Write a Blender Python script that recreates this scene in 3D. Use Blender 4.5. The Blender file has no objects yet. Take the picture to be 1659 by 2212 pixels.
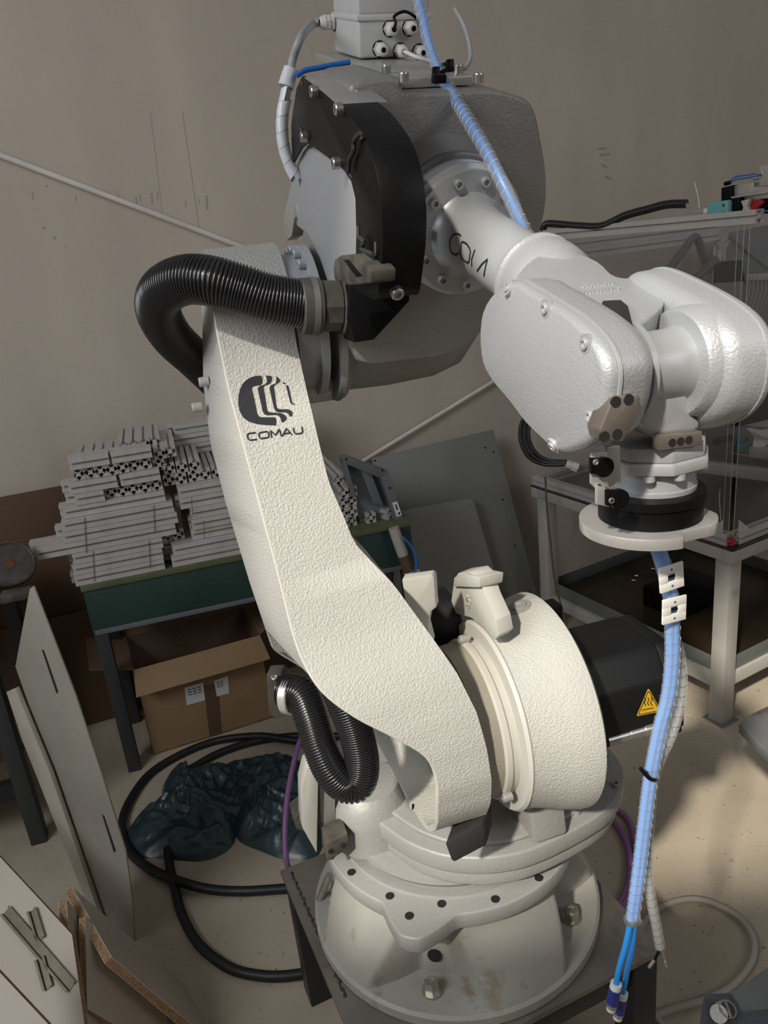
import bpy, bmesh, math, random
import numpy as np
from mathutils import Vector, Matrix
from mathutils.geometry import tessellate_polygon
from mathutils.bvhtree import BVHTree
random.seed(7)
S = bpy.context.scene; COL = S.collection
# ---------------------------------------------------------------- camera (a phone held 1.8 m up, tilted down and rolled)
CAM = Vector((0, 0, 1.8)); PITCH = math.radians(19.198); ROLL = math.radians(6.023); FPX = 1661.0
FWD = Vector((0, math.cos(PITCH), -math.sin(PITCH)))
UP0 = Vector((0, math.sin(PITCH), math.cos(PITCH))); R0 = Vector((1, 0, 0))
RT = math.cos(ROLL)*R0 - math.sin(ROLL)*UP0
UPV = math.sin(ROLL)*R0 + math.cos(ROLL)*UP0
cd = bpy.data.cameras.new('camera'); co = bpy.data.objects.new('camera', cd); COL.objects.link(co)
cd.sensor_fit = 'VERTICAL'; cd.sensor_height = 36; cd.lens = FPX/2212*36; cd.clip_start = .02
co.matrix_world = Matrix(((RT.x, UPV.x, -FWD.x, CAM.x), (RT.y, UPV.y, -FWD.y, CAM.y), (RT.z, UPV.z, -FWD.z, CAM.z), (0, 0, 0, 1)))
S.camera = co
# ---------------------------------------------------------------- light
w = bpy.data.worlds.new('world'); S.world = w; w.use_nodes = True
bg = w.node_tree.nodes['Background']; bg.inputs[0].default_value = (.92, .95, 1, 1); bg.inputs[1].default_value = .17
sd = bpy.data.lights.new('sun', 'SUN'); so = bpy.data.objects.new('sun', sd); COL.objects.link(so)
sd.energy = 4.2; sd.angle = math.radians(2.6); sd.color = (1, .925, .80)
SUN = Vector((.38, .66, -.65)).normalized()
so.rotation_euler = SUN.to_track_quat('-Z', 'Y').to_euler(); so.location = (-4, -4, 6)
def area(name, loc, tgt, sx, sy, e, c):
    l = bpy.data.lights.new(name, 'AREA'); o = bpy.data.objects.new(name, l); COL.objects.link(o)
    l.shape = 'RECTANGLE'; l.size = sx; l.size_y = sy; l.energy = e; l.color = c
    o.location = loc; o.rotation_euler = (Vector(tgt)-Vector(loc)).to_track_quat('-Z', 'Y').to_euler(); return o
k = area('skylight_window', (-2.2, -.5, 3.1), (0.1, 1.5, 1.5), 1.7, 1.3, 50, (.93, .96, 1)); k.data.spread = math.radians(165)
area('fill_right', (2.6, -1.0, 2.9), (.6, 2.0, 1.2), 1.4, 1.2, 18, (.97, .97, 1))  # added fill lamp, brightens faces turned to the right
S.view_settings.view_transform = 'Standard'; S.view_settings.look = 'None'
S.view_settings.exposure = 0.0; S.view_settings.gamma = 1; S.view_settings.use_curve_mapping = False
# ---------------------------------------------------------------- frames
TH = math.radians(75)
O = Vector((.069, 1.351, 0))                                  # where the robot's waist axis meets the floor
A = Vector((math.sin(TH), math.cos(TH), 0)); U = Vector((math.cos(TH), -math.sin(TH), 0)); Z = Vector((0, 0, 1))
def V(a, u, z): return O + A*a + U*u + Z*z
def ray(x, y): return (FWD*FPX + RT*(x-829.5) - UPV*(y-1106)).normalized()
def pl(x, y, p0, n):
    d = ray(x, y); return CAM + d*((p0-CAM).dot(n)/d.dot(n))
def pu(x, y, u): return pl(x, y, O+U*u, U)
def pa(x, y, a): return pl(x, y, O+A*a, A)
def pz(x, y, z): return pl(x, y, Vector((0, 0, z)), Z)
def pv(x, y, g):                                              # the point straight above ground point g seen at a pixel
    d = ray(x, y); h = Vector((d.x, d.y)); t = h.dot(Vector((g.x, g.y)))/h.dot(h); return CAM + d*t
def fr(p): v = p-O; return v.dot(A), v.dot(U), v.z
# ---------------------------------------------------------------- materials
def mat(name, c, rough=.5, metal=0, bump=0, bscale=60, var=0, vscale=6, c2=None, spec=.5, coat=0, dirt=None, dscale=4, dthr=.55, stretch=None):
    m = bpy.data.materials.new(name); m.use_nodes = True; nt = m.node_tree; N = nt.nodes; L = nt.links
    b = N['Principled BSDF']; b.inputs['Base Color'].default_value = (*c, 1); b.inputs['Roughness'].default_value = rough
    b.inputs['Metallic'].default_value = metal; b.inputs['Specular IOR Level'].default_value = spec; b.inputs['Coat Weight'].default_value = coat
    tc = N.new('ShaderNodeTexCoord'); vec = tc.outputs['Object']
    if stretch:
        mp = N.new('ShaderNodeMapping'); mp.inputs['Scale'].default_value = stretch; L.new(vec, mp.inputs[0]); vec = mp.outputs[0]
    col = None
    if c2 or var:
        n = N.new('ShaderNodeTexNoise'); n.inputs['Scale'].default_value = vscale; n.inputs['Detail'].default_value = 6; L.new(vec, n.inputs[0])
        r = N.new('ShaderNodeValToRGB'); r.color_ramp.elements[0].position = .35; r.color_ramp.elements[1].position = .68
        cc = c2 or tuple(max(0, v*(1-var)) for v in c)
        r.color_ramp.elements[0].color = (*cc, 1); r.color_ramp.elements[1].color = (*c, 1)
        L.new(n.outputs[0], r.inputs[0]); col = r.outputs[0]
    if dirt:
        n = N.new('ShaderNodeTexNoise'); n.inputs['Scale'].default_value = dscale; n.inputs['Detail'].default_value = 9; n.inputs['Roughness'].default_value = .65; L.new(vec, n.inputs[0])
        r = N.new('ShaderNodeValToRGB'); r.color_ramp.elements[0].position = dthr; r.color_ramp.elements[1].position = dthr+.12
        L.new(n.outputs[0], r.inputs[0]); mx = N.new('ShaderNodeMix'); mx.data_type = 'RGBA'
        L.new(r.outputs[0], mx.inputs[0])
        if col: L.new(col, mx.inputs[6])
        else: mx.inputs[6].default_value = (*c, 1)
        mx.inputs[7].default_value = (*dirt, 1); col = mx.outputs[2]
    if col: L.new(col, b.inputs['Base Color'])
    if bump:
        n = N.new('ShaderNodeTexNoise'); n.inputs['Scale'].default_value = bscale; n.inputs['Detail'].default_value = 4; L.new(vec, n.inputs[0])
        bp = N.new('ShaderNodeBump'); bp.inputs['Strength'].default_value = min(1, bump); bp.inputs['Distance'].default_value = .004; L.new(n.outputs[0], bp.inputs['Height'])
        L.new(bp.outputs[0], b.inputs['Normal'])
    return m
M = {}
M['cream'] = mat('cream_cast_paint', (.53, .525, .49), .5, 0, .60, 300, .08, 5)
M['cream_smooth'] = mat('cream_smooth_paint', (.55, .54, .495), .5, 0, .08, 120, .06, 5)
M['base'] = mat('worn_base_paint', (.41, .40, .365), .5, 0, .18, 70, 0, 6, (.33, .32, .285), dirt=(.26, .22, .16), dscale=13, dthr=.57)
M['silver'] = mat('silver_cast_paint', (.46, .475, .495), .40, .3, .20, 400, .06, 4)
M['silver_smooth'] = mat('silver_smooth_paint', (.44, .455, .475), .4, .25, .05, 160, .05, 4)
M['grey'] = mat('grey_cast_paint', (.30, .295, .28), .42, .2, .32, 280, .08, 4)
M['turret'] = mat('turret_paint', (.34, .34, .325), .48, .1, .2, 110, .08, 4)
M['black'] = mat('black_powder_coat', (.004, .004, .0045), .42, 0, .04, 200, spec=.16)
M['blackmotor'] = mat('black_motor_paint', (.005, .006, .007), .5, 0, .12, 220, spec=.45, dirt=(.03, .03, .028), dscale=6, dthr=.62)
M['hose'] = mat('black_corrugated_plastic', (.014, .014, .016), .24, 0, spec=.7)
M['greyplastic'] = mat('dusty_grey_plastic', (.045, .042, .040), .5, 0, .1, 80, 0, 20, (.085, .078, .068))
M['dust'] = mat('dusty_black_metal', (.085, .077, .064), .6, 0, .1, 60, 0, 30, (.03, .028, .026))
M['alu'] = mat('milled_aluminium', (.55, .53, .50), .35, .5, .06, 90, .12, 12)
M['aluedge'] = mat('bright_aluminium', (.58, .565, .55), .32, .55, .05, 90, .1, 14)
M['tan'] = mat('worn_machined_face', (.27, .235, .20), .4, .6, .05, 200, .2, 30)
M['steel'] = mat('zinc_steel', (.55, .55, .52), .3, .85, .05, 120, .15, 40)
M['hexzinc'] = mat('yellow_zinc_steel', (.50, .50, .42), .3, .8, .05, 120, .2, 60)
M['dark'] = mat('dark_hole', (.01, .01, .01), .8)
M['rubber'] = mat('black_rubber', (.022, .022, .022), .7, 0, .2, 120)
M['ironblk'] = mat('dark_iron', (.06, .058, .052), .5, .3, .2, 120, 0, 20, (.16, .14, .115))
M['boxgrey'] = mat('light_grey_box_plastic', (.56, .56, .55), .45, 0, .03, 200, .07, 9)
M['gland'] = mat('white_gland_plastic', (.66, .65, .62), .4)
M['sealed'] = mat('beige_seal_ring', (.34, .315, .26), .55, 0, .1, 150, .15, 8)
M['ringgrey'] = mat('dark_ring_grey', (.16, .165, .17), .4, .3, .05, 100)
M['cablegrey'] = mat('grey_cable', (.36, .37, .37), .5)
M['cablewhite'] = mat('white_spiral_wrap', (.68, .71, .74), .35, spec=.6)
M['blue'] = mat('blue_hose', (.02, .16, .50), .3)
M['bluelit'] = mat('bright_blue_hose', (.02, .25, .72), .28)
M['bundle'] = mat('blue_hose_under_wrap', (.09, .28, .70), .35)
M['navy'] = mat('navy_connector', (.02, .03, .22), .3)
M['white'] = mat('white_plastic', (.72, .71, .66), .45)
M['logo'] = mat('dark_logo_print', (.018, .02, .028), .5)
M['yellow'] = mat('warning_yellow', (.72, .44, .02), .45)
M['plate'] = mat('scratched_steel_plate', (.17, .155, .135), .42, .5, .1, 60, 0, 7, (.26, .235, .20), dirt=(.09, .08, .07), dscale=5, dthr=.56)
M['frame'] = mat('black_frame_steel', (.018, .018, .019), .45)
M['wall'] = mat('stained_plaster', (.60, .53, .45), .9, 0, .12, 14, 0, 1.6, (.53, .465, .395), dirt=(.44, .39, .335), dscale=2.2, dthr=.62, stretch=(2.2, 2.2, .7))
M['floor'] = mat('terrazzo_floor', (.50, .43, .335), .62, 0, .1, 60, 0, 3, (.41, .35, .27), dirt=(.20, .16, .115), dscale=55, dthr=.61)
M['green'] = mat('green_bench_paint', (.020, .052, .042), .5, 0, .1, 40, .2, 5)
M['greentop'] = mat('olive_bench_edge', (.13, .145, .07), .6, 0, .1, 40, .3, 8)
M['benchleg'] = mat('dark_leg_paint', (.035, .04, .042), .5)
M['profile'] = mat('anodised_profile', (.62, .60, .575), .42, .3, 0, 60, .12, 6)
M['hardboard'] = mat('brown_hardboard', (.115, .062, .032), .7, 0, .05, 40, .25, 3)
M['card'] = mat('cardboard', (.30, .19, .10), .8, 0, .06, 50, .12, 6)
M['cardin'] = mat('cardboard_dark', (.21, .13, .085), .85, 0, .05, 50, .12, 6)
M['tape'] = mat('brown_packing_tape', (.12, .075, .05), .35)
M['paper'] = mat('label_paper', (.60, .60, .60), .7)
M['bag'] = mat('teal_plastic_sheet', (.028, .060, .070), .33, 0, .3, 30, .3, 9, spec=.7)
M['cableblack'] = mat('black_floor_cable', (.012, .012, .013), .5, 0, .05, 60, dirt=(.06, .055, .05), dscale=18, dthr=.66)
M['purple'] = mat('purple_cable', (.30, .13, .32), .5)
M['lampaint'] = mat('white_laminate', (.52, .46, .38), .5, 0, .03, 30, .10, 3)
M['sheet'] = mat('painted_sheet_panel', (.38, .36, .31), .5, 0, .03, 30, .22, 3)
M['sheetedge'] = mat('painted_panel_edge', (.50, .47, .40), .5, 0, .05, 30, .18, 8)
M['chip'] = mat('chipboard_edge', (.42, .27, .15), .9, 0, .5, 260, 0, 220, (.20, .115, .055), dirt=(.55, .40, .25), dscale=300, dthr=.60)
M['rail'] = mat('zinc_din_rail', (.17, .155, .10), .45, .4, 0, 60, .25, 30)
M['tablewhite'] = mat('white_table_paint', (.44, .42, .385), .5, 0, .05, 50, .14, 6, dirt=(.26, .23, .19), dscale=7, dthr=.64)
M['tray'] = mat('oily_tray', (.028, .021, .014), .3, .2, .1, 30, 0, 4, (.060, .040, .020), dirt=(.010, .009, .008), dscale=5, dthr=.55)
M['zinc'] = mat('galvanised_sheet', (.25, .27, .26), .45, .5, .03, 40, .25, 6)
M['panelgg'] = mat('grey_green_panel', (.235, .24, .225), .5, 0, .02, 40, .07, 2)
M['greycab'] = mat('blue_grey_cabinet', (.135, .15, .165), .5, 0, .02, 40, .1, 4)
M['teal'] = mat('turquoise_connector', (.16, .42, .42), .5)
M['tealdark'] = mat('teal_block', (.015, .16, .19), .5)
M['red'] = mat('red_block', (.35, .01, .015), .4)
M['wood'] = mat('dirty_wood', (.15, .105, .065), .8, 0, .2, 50, .4, 8, stretch=(1, 6, 6))
M['rust'] = mat('rusty_iron', (.17, .065, .022), .8, .1, .4, 60, 0, 12, (.10, .045, .02), dirt=(.20, .15, .11), dscale=10, dthr=.68)
M['rustplate'] = mat('rusty_grey_plate', (.24, .25, .26), .6, .3, .3, 50, .2, 14, dirt=(.20, .08, .045), dscale=9, dthr=.55)
M['cloth'] = mat('white_rag', (.62, .61, .60), .9, 0, .3, 80)
M['cardlt'] = mat('foam_tube', (.42, .38, .34), .8, 0, .2, 60, .1, 10)
M['keygrey'] = mat('slate_plastic', (.075, .09, .10), .4)
M['backgrey'] = mat('grey_backplate', (.30, .31, .32), .5, .2, .02, 40, .12, 5)
M['pvcpipe'] = mat('dusty_white_pipe', (.80, .76, .70), .6, 0, .05, 40, .15, 8)
def glassmat(name, c, alpha, rough=.05):
    m = bpy.data.materials.new(name); m.use_nodes = True; nt = m.node_tree; N = nt.nodes; L = nt.links
    out = N['Material Output']; b = N['Principled BSDF']; b.inputs['Base Color'].default_value = (*c, 1); b.inputs['Roughness'].default_value = rough
    t = N.new('ShaderNodeBsdfTransparent'); mx = N.new('ShaderNodeMixShader'); mx.inputs[0].default_value = alpha
    L.new(t.outputs[0], mx.inputs[1]); L.new(b.outputs[0], mx.inputs[2]); L.new(mx.outputs[0], out.inputs[0]); return m
M['acrylic'] = glassmat('dusty_acrylic', (.30, .29, .27), .16, .12)
M['film'] = glassmat('translucent_spiral_wrap', (.78, .86, .95), .20, .2)
M['film2'] = glassmat('clear_spiral_wrap', (.78, .78, .77), .32, .25)
# ---------------------------------------------------------------- object helpers
ROOT = {}
def link(name, me, m, parent, sharp=35, smooth=True):
    o = bpy.data.objects.new(name, me); COL.objects.link(o)
    if m and not me.materials: me.materials.append(M[m])
    if smooth and len(me.polygons):
        me.polygons.foreach_set('use_smooth', [True]*len(me.polygons)); me.set_sharp_from_angle(angle=math.radians(sharp))
    return o
def mk(name, vs, fs, m, parent=None, sharp=35, bevel=0, seg=2, bang=30, recalc=True, smooth=True, merge=False):
    """one mesh object from world-space vertices; top-level when parent is None"""
    vs = [Vector(v) for v in vs]
    if parent is not None: loc = ROOT[parent.as_pointer()]
    else:
        c = sum(vs, Vector())/len(vs); loc = Vector((c.x, c.y, min(v.z for v in vs)))
    bm = bmesh.new(); bv = [bm.verts.new(v-loc) for v in vs]
    for f in fs:
        try: bm.faces.new([bv[i] for i in f])
        except ValueError: pass
    if merge: bmesh.ops.remove_doubles(bm, verts=bm.verts, dist=1e-5)
    if recalc: bmesh.ops.recalc_face_normals(bm, faces=bm.faces)
    if bevel:
        es = [e for e in bm.edges if len(e.link_faces) == 2 and e.calc_face_angle(0) > math.radians(bang)]
        bmesh.ops.bevel(bm, geom=es, offset=bevel, segments=seg, profile=.5, affect='EDGES', clamp_overlap=True)
    me = bpy.data.meshes.new(name); bm.to_mesh(me); bm.free()
    o = link(name, me, m, parent, sharp, smooth)
    if parent is not None: o.parent = parent
    else: o.location = loc
    ROOT[o.as_pointer()] = loc
    return o
def thing(name, label, cat, loc, group=None):
    o = bpy.data.objects.new(name, None); COL.objects.link(o); o.empty_display_size = .05
    o.location = loc; ROOT[o.as_pointer()] = Vector(loc); o['label'] = label; o['category'] = cat
    if group: o['group'] = group
    return o
def tag(o, label=None, cat=None, group=None, kind=None):
    if label: o['label'] = label
    if cat: o['category'] = cat
    if group: o['group'] = group
    if kind: o['kind'] = kind
    return o
def prism(name, pts, ext, m, parent=None, bevel=0, seg=2, **k):
    n = len(pts); vs = list(pts)+[Vector(p)+ext for p in pts]
    fs = [list(range(n)), [n+i for i in range(n)]]+[[i, (i+1) % n, n+(i+1) % n, n+i] for i in range(n)]
    return mk(name, vs, fs, m, parent, bevel=bevel, seg=seg, **k)
def box(name, c, ax, hs, m, parent=None, bevel=.002, **k):
    x, y, z = [Vector(v).normalized()*h for v, h in zip(ax, hs)]; c = Vector(c)
    return prism(name, [c-x-y-z, c+x-y-z, c+x+y-z, c-x+y-z], z*2, m, parent, bevel, **k)
def basis(ax):
    ax = Vector(ax).normalized(); r = Vector((0, 0, 1)) if abs(ax.z) < .9 else Vector((1, 0, 0))
    x = ax.cross(r).normalized(); return x, ax.cross(x).normalized(), ax
def lathe(name, org, axis, prof, m, parent=None, seg=48, ang=(0, 360), **k):
    """prof: (distance along axis, radius)"""
    x, y, z = basis(axis); vs = []; fs = []; full = ang[1]-ang[0] >= 360; n = seg if full else seg+1
    for t, r in prof:
        for i in range(n):
            an = math.radians(ang[0]+(ang[1]-ang[0])*i/seg); vs.append(Vector(org)+z*t+(x*math.cos(an)+y*math.sin(an))*max(r, 1e-5))
    for j in range(len(prof)-1):
        for i in range(n if full else n-1):
            i2 = (i+1) % n; fs.append([j*n+i, j*n+i2, (j+1)*n+i2, (j+1)*n+i])
    if full:
        if prof[0][1] > 1e-4: fs.append(list(range(n)))
        if prof[-1][1] > 1e-4: fs.append([(len(prof)-1)*n+i for i in range(n)])
    return mk(name, vs, fs, m, parent, merge=True, **k)
def cyl(name, p0, p1, r, m, parent=None, r2=None, seg=24, bev=0, **k):
    p0 = Vector(p0); p1 = Vector(p1); d = (p1-p0).length; r2 = r if r2 is None else r2
    prof = [(0, r), (d, r2)] if not bev else [(0, r-bev), (bev, r), (d-bev, r2), (d, r2-bev)]
    return lathe(name, p0, p1-p0, prof, m, parent, seg, **k)
def spline(pts, n=8):
    P = [Vector(p) for p in pts]; P = [P[0]*2-P[1]]+P+[P[-1]*2-P[-2]]; out = []
    for i in range(1, len(P)-2):
        for j in range(n):
            t = j/n; a, b, c, d = P[i-1], P[i], P[i+1], P[i+2]
            out.append(.5*((2*b)+(c-a)*t+(2*a-5*b+4*c-d)*t*t+(3*b-a-3*c+d)*t**3))
    return out+[P[-2]]
def resample(P, step):
    out = [P[0]]; acc = 0
    for a, b in zip(P, P[1:]):
        L = (b-a).length
        while acc+L >= step and L > 0:
            t = (step-acc)/L; a = a.lerp(b, t); out.append(a); L = (b-a).length; acc = 0
        acc += L
    return out
def frames(P):
    T = [(P[min(i+1, len(P)-1)]-P[max(i-1, 0)]).normalized() for i in range(len(P))]
    x, y, _ = basis(T[0]); F = []
    for t in T:
        x = (x-t*x.dot(t)).normalized(); F.append((x, t.cross(x)))
    return F
def tubeobj(name, P, r, m, parent=None, seg=10, caps=True, **k):
    F = frames(P); vs = []; fs = []; n = len(P)
    for i, p in enumerate(P):
        rr = r(i) if callable(r) else r
        for j in range(seg):
            an = 2*math.pi*j/seg; vs.append(p+(F[i][0]*math.cos(an)+F[i][1]*math.sin(an))*rr)
    for i in range(n-1):
        for j in range(seg):
            j2 = (j+1) % seg; fs.append([i*seg+j, i*seg+j2, (i+1)*seg+j2, (i+1)*seg+j])
    if caps: fs += [list(range(seg)), [(n-1)*seg+j for j in range(seg)]]
    return mk(name, vs, fs, m, parent, recalc=False, **k)
def corrugated(name, pts, r, m, parent, pitch=.0056, seg=28, depth=.13):
    P = resample(spline(pts, 24), pitch/6)
    prof = [1, 1, .985, 1-depth, 1-depth, .985]
    return tubeobj(name, P, lambda i: r*prof[i % 6], m, parent, seg, sharp=60)
def helix(name, P, r, pitch, m, parent, cover=.9, seg=14):
    """spiral wrap: a band wound round a path"""
    P = resample(P, .002); F = frames(P); L = len(P)-1; vs = []; fs = []
    def at(s, an, rr):
        q = min(max(s/.002, 0), L-1e-3); i = min(int(q), L-1); t = q-i; p = P[i].lerp(P[i+1], t)
        return p+(F[i][0]*math.cos(an)+F[i][1]*math.sin(an))*rr
    turns = int(L*.002/pitch); n = turns*seg
    for i in range(n+1):
        an = 2*math.pi*i/seg; s = i/seg*pitch
        for q in (0, .5, 1): vs.append(at(s+q*cover*pitch, an, r*(1.0+.05*(1-q))))
    for i in range(n):
        for q in (0, 1): a0 = i*3+q; fs.append([a0, a0+1, a0+4, a0+3])
    return mk(name, vs, fs, m, parent, recalc=False, sharp=80)
# ---- shared little meshes
def unit(name, build):
    bm = bmesh.new(); build(bm); bmesh.ops.recalc_face_normals(bm, faces=bm.faces); me = bpy.data.meshes.new(name); bm.to_mesh(me); bm.free()
    me.polygons.foreach_set('use_smooth', [True]*len(me.polygons)); me.set_sharp_from_angle(angle=math.radians(35)); return me
def rings(bm, L, caps=(True, True)):
    R = []
    for z, r, n, off in L: R.append([bm.verts.new((r*math.cos(2*math.pi*(i+off)/n), r*math.sin(2*math.pi*(i+off)/n), z)) for i in range(n)])
    for a, b in zip(R, R[1:]):
        for i in range(len(a)): bm.faces.new([a[i], a[(i+1) % len(a)], b[(i+1) % len(a)], b[i]])
    if caps[0]: bm.faces.new(R[0])
    if caps[1]: bm.faces.new(R[-1])
def sock(bm):                                                 # socket head screw, radius 1, height 1
    rings(bm, [(0, 1, 18, 0), (.85, 1, 18, 0), (1, .88, 18, 0), (1, .55, 18, 0), (.45, .5, 18, 0)])
def hexb(bm):
    rings(bm, [(0, 1.3, 18, 0), (.18, 1.3, 18, 0), (.18, 1.0, 18, 0)], (True, True))
    rings(bm, [(.18, 1, 6, 0), (.85, 1, 6, 0), (1.0, .82, 6, 0), (1.0, .5, 6, 0), (.92, .45, 6, 0)], (False, True))
def hole(bm): rings(bm, [(-.1, 1.0, 16, 0), (.07, 1.0, 16, 0)], (True, True))
UM = {'sock': unit('socket_screw', sock), 'hex': unit('hex_bolt', hexb), 'hole': unit('threaded_hole', hole)}
UMM = {}
def inst(name, kind, p, ax, r, h, m, parent):
    key = kind+m
    if key not in UMM:
        me = UM[kind].copy(); me.materials.append(M[m]); UMM[key] = me
    o = bpy.data.objects.new(name, UMM[key]); COL.objects.link(o)
    x, y, z = basis(ax); q = Matrix((x, y, z)).transposed().to_4x4()
    loc = ROOT[parent.as_pointer()]
    o.parent = parent
    o.matrix_local = Matrix.Translation(Vector(p)-loc) @ q @ Matrix.Diagonal((r, r, h, 1))
    return o
def bolt(p, ax, parent, r=.006, h=.007, m='steel', name='bolt', kind='sock'): return inst(name, kind, p, ax, r, h, m, parent)
def thole(p, ax, parent, r=.008, m='dark', h=.01): return inst('threaded_hole', 'hole', p, ax, r, h, m, parent)
def bvh(objs):
    vs = []; fs = []
    for o in (objs if isinstance(objs, list) else [objs]):
        loc = ROOT[o.as_pointer()]; b = len(vs)
        vs += [v.co+loc for v in o.data.vertices]; fs += [[b+i for i in p.vertices] for p in o.data.polygons]
    return BVHTree.FromPolygons(vs, fs)
def hit(T, x, y, off=.0008):
    h = T.ray_cast(CAM, ray(x, y))
    if h[0] is None: return None
    n = h[1] if h[1].dot(CAM-h[0]) > 0 else -h[1]
    return h[0]+n*off, n
def poly_decal(name, T, polys, m, parent, off=.0008, thick=.0006):
    """printed areas laid on a surface"""
    vs = []; fs = []
    for P in polys:
        H = [hit(T, *p, off) for p in P]; P = [p for p, h in zip(P, H) if h]; H = [h for h in H if h]
        if len(H) < 3: continue
        b = len(vs); vs += [h[0] for h in H]
        for t in tessellate_polygon([[Vector((x, y, 0)) for x, y in P]]): fs.append([b+i for i in t])
    return mk(name, vs, fs, m, parent, smooth=False) if fs else None
def strokes(name, T, lines, w, m, parent, off=.0010, sub=6):
    vs = []; fs = []
    for P in lines:
        Q = []
        for (x0, y0), (x1, y1) in zip(P, P[1:]):
            Q += [(x0+(x1-x0)*k/sub, y0+(y1-y0)*k/sub) for k in range(sub)]
        Q.append(P[-1]); H = [h for h in (hit(T, *q, off) for q in Q) if h]
        if len(H) < 2: continue
        b = len(vs)
        for i, (p, n) in enumerate(H):
            t = (H[min(i+1, len(H)-1)][0]-H[max(i-1, 0)][0]).normalized(); s = t.cross(n).normalized()*w/2
            vs += [p-s, p+s]
        for i in range(len(H)-1): fs.append([b+2*i, b+2*i+1, b+2*i+3, b+2*i+2])
    return mk(name, vs, fs, m, parent, smooth=False) if fs else None
def quadslab(name, P, n, t, m, parent=None, bevel=0, **k):    # slab from outline points, thickness t along n
    return prism(name, P, Vector(n).normalized()*t, m, parent, bevel, **k)
# ================================================================ SETTING
def uw(a): return -1.93-.085*(a+.9)                            # the back wall's distance behind the robot
WD = (V(1, uw(1), 0)-V(0, uw(0), 0)).normalized(); WN = WD.cross(Z)
if WN.dot(U) < 0: WN = -WN
def wallpt(x, y, off=0): return pl(x, y, V(0, uw(0), 0)+WN*off, WN)
b0 = V(-4.6, uw(-4.6), 0); b1 = V(7.0, uw(7.0), 0)
tag(prism('wall_back', [b0, b1, b1+Z*4.2, b0+Z*4.2], -WN*.15, 'wall'), kind='structure')
tag(prism('floor', [Vector((-4.5, -3, 0)), Vector((8, -3, 0)), Vector((8, 6.6, 0)), Vector((-4.5, 6.6, 0))], Vector((0, 0, -.1)), 'floor'), kind='structure')
# unseen wall added behind the camera, its opening cut to confine the sun
def sunmask():
    y = -1.2; x0, x1 = -7.5, 5; w0, w1, z0, z1 = SUNGAP; vs = []; fs = []
    for (a, b, c, d) in ((x0, w0, 0, 11), (w1, x1, 0, 11), (w0, w1, 0, z0), (w0, w1, z1, 11)):
        b_ = len(vs)
        for yy in (y, y-.25): vs += [(a, yy, c), (b, yy, c), (b, yy, d), (a, yy, d)]
        fs += [[b_+i for i in q] for q in ([0, 1, 2, 3], [4, 5, 6, 7], [0, 1, 5, 4], [1, 2, 6, 5], [2, 3, 7, 6], [3, 0, 4, 7])]
    tag(mk('wall_sun_mask', vs, fs, 'wall'), kind='structure')
SUNGAP = (-1.74, -.52, 2.85, 4.27)
# marks on the plaster
M['mark'] = mat('plaster_mark', (.40, .355, .30), .9); WB_ = bpy.data.objects['wall_back']
def wmark(P, name='wall_mark'): prism(name, [wallpt(x, y, .0006) for x, y in P], -WN*.0012, 'mark', WB_, smooth=False)
for x, y, l, w_ in ((292, 425, 14, 3), (300, 421, 13, 3), (325, 418, 22, 4), (338, 414, 18, 3), (253, 418, 12, 3), (162, 424, 10, 3), (399, 436, 12, 2), (444, 424, 28, 4), (427, 428, 14, 2), (68, 416, 14, 3)):
    wmark([(x, y), (x+w_, y-2), (x+w_+2, y+l), (x+2, y+l+2)])
for x, y, r_ in ((95, 492, 4), (118, 514, 4), (140, 532, 2), (100, 402, 3), (365, 502, 2), (30, 545, 2)):
    wmark([(x+r_*math.cos(t), y+r_*math.sin(t)) for t in (0, .9, 1.8, 2.7, 3.6, 4.5, 5.4)])
wmark([(393, 240), (394.5, 240), (432, 500), (430.5, 500)], 'wall_crack'); wmark([(324, 240), (325.2, 240), (352, 470), (350.8, 470)], 'wall_crack')
for q in ([(1283, 322), (1300, 318), (1316, 320), (1300, 324)], [(1292, 334), (1318, 330), (1320, 334), (1300, 338)], [(1298, 352), (1310, 358), (1313, 364), (1300, 360)], [(1306, 378), (1322, 384), (1322, 389), (1308, 386)]): wmark(q)
# pipes crossing the back wall
p0, p1 = wallpt(-60, 312, .03), wallpt(575, 553, .03)
tag(cyl('wall_pipe', p0, p1, .0105, 'pvcpipe', seg=12), 'thin white pipe running diagonally down the wall at upper left', 'pipe')
p0, p1 = wallpt(690, 1053, .03), wallpt(1190, 748, .03)
tag(cyl('wall_pipe', p0, p1, .0095, 'pvcpipe', seg=12), 'thin white pipe rising to the right on the wall behind the lower robot arm', 'pipe')
# ================================================================ PEDESTAL
pc = [pz(605, 1880, .4), pz(1432, 2050, .4)]
e_s = (pz(760, 2250, .4)-pc[0]).normalized()                  # the plate's left edge, towards the camera
e_r = Vector((-e_s.y, e_s.x, 0))
if e_r.x < 0: e_r = -e_r
wid = (pc[1]-pc[0]).dot(e_r); dep = (pc[1]-pc[0]).dot(e_s)
PT = thing('robot_pedestal', 'low black steel frame with scratched square steel plate under the robot arm', 'stand', Vector((O.x, O.y, 0)))
q = [pc[0], pc[0]+e_r*wid, pc[1], pc[0]+e_s*dep]
prism('top_plate', q, Vector((0, 0, -.014)), 'plate', PT, bevel=.0015)
for i, (s, t) in enumerate(((.06, .04), (.94, .04), (.06, .94), (.94, .94))):
    c = pc[0]+e_r*wid*s+e_s*dep*t
    box('leg', c.xy.to_3d()+Z*.193, (e_r, e_s, Z), (.03, .03, .193), 'frame', PT)
for s in (.04, .94): box('side_rail', pc[0]+e_r*wid*.5+e_s*dep*s-Z*.046, (e_r, e_s, Z), (wid*.40, .022, .031), 'frame', PT)
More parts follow.
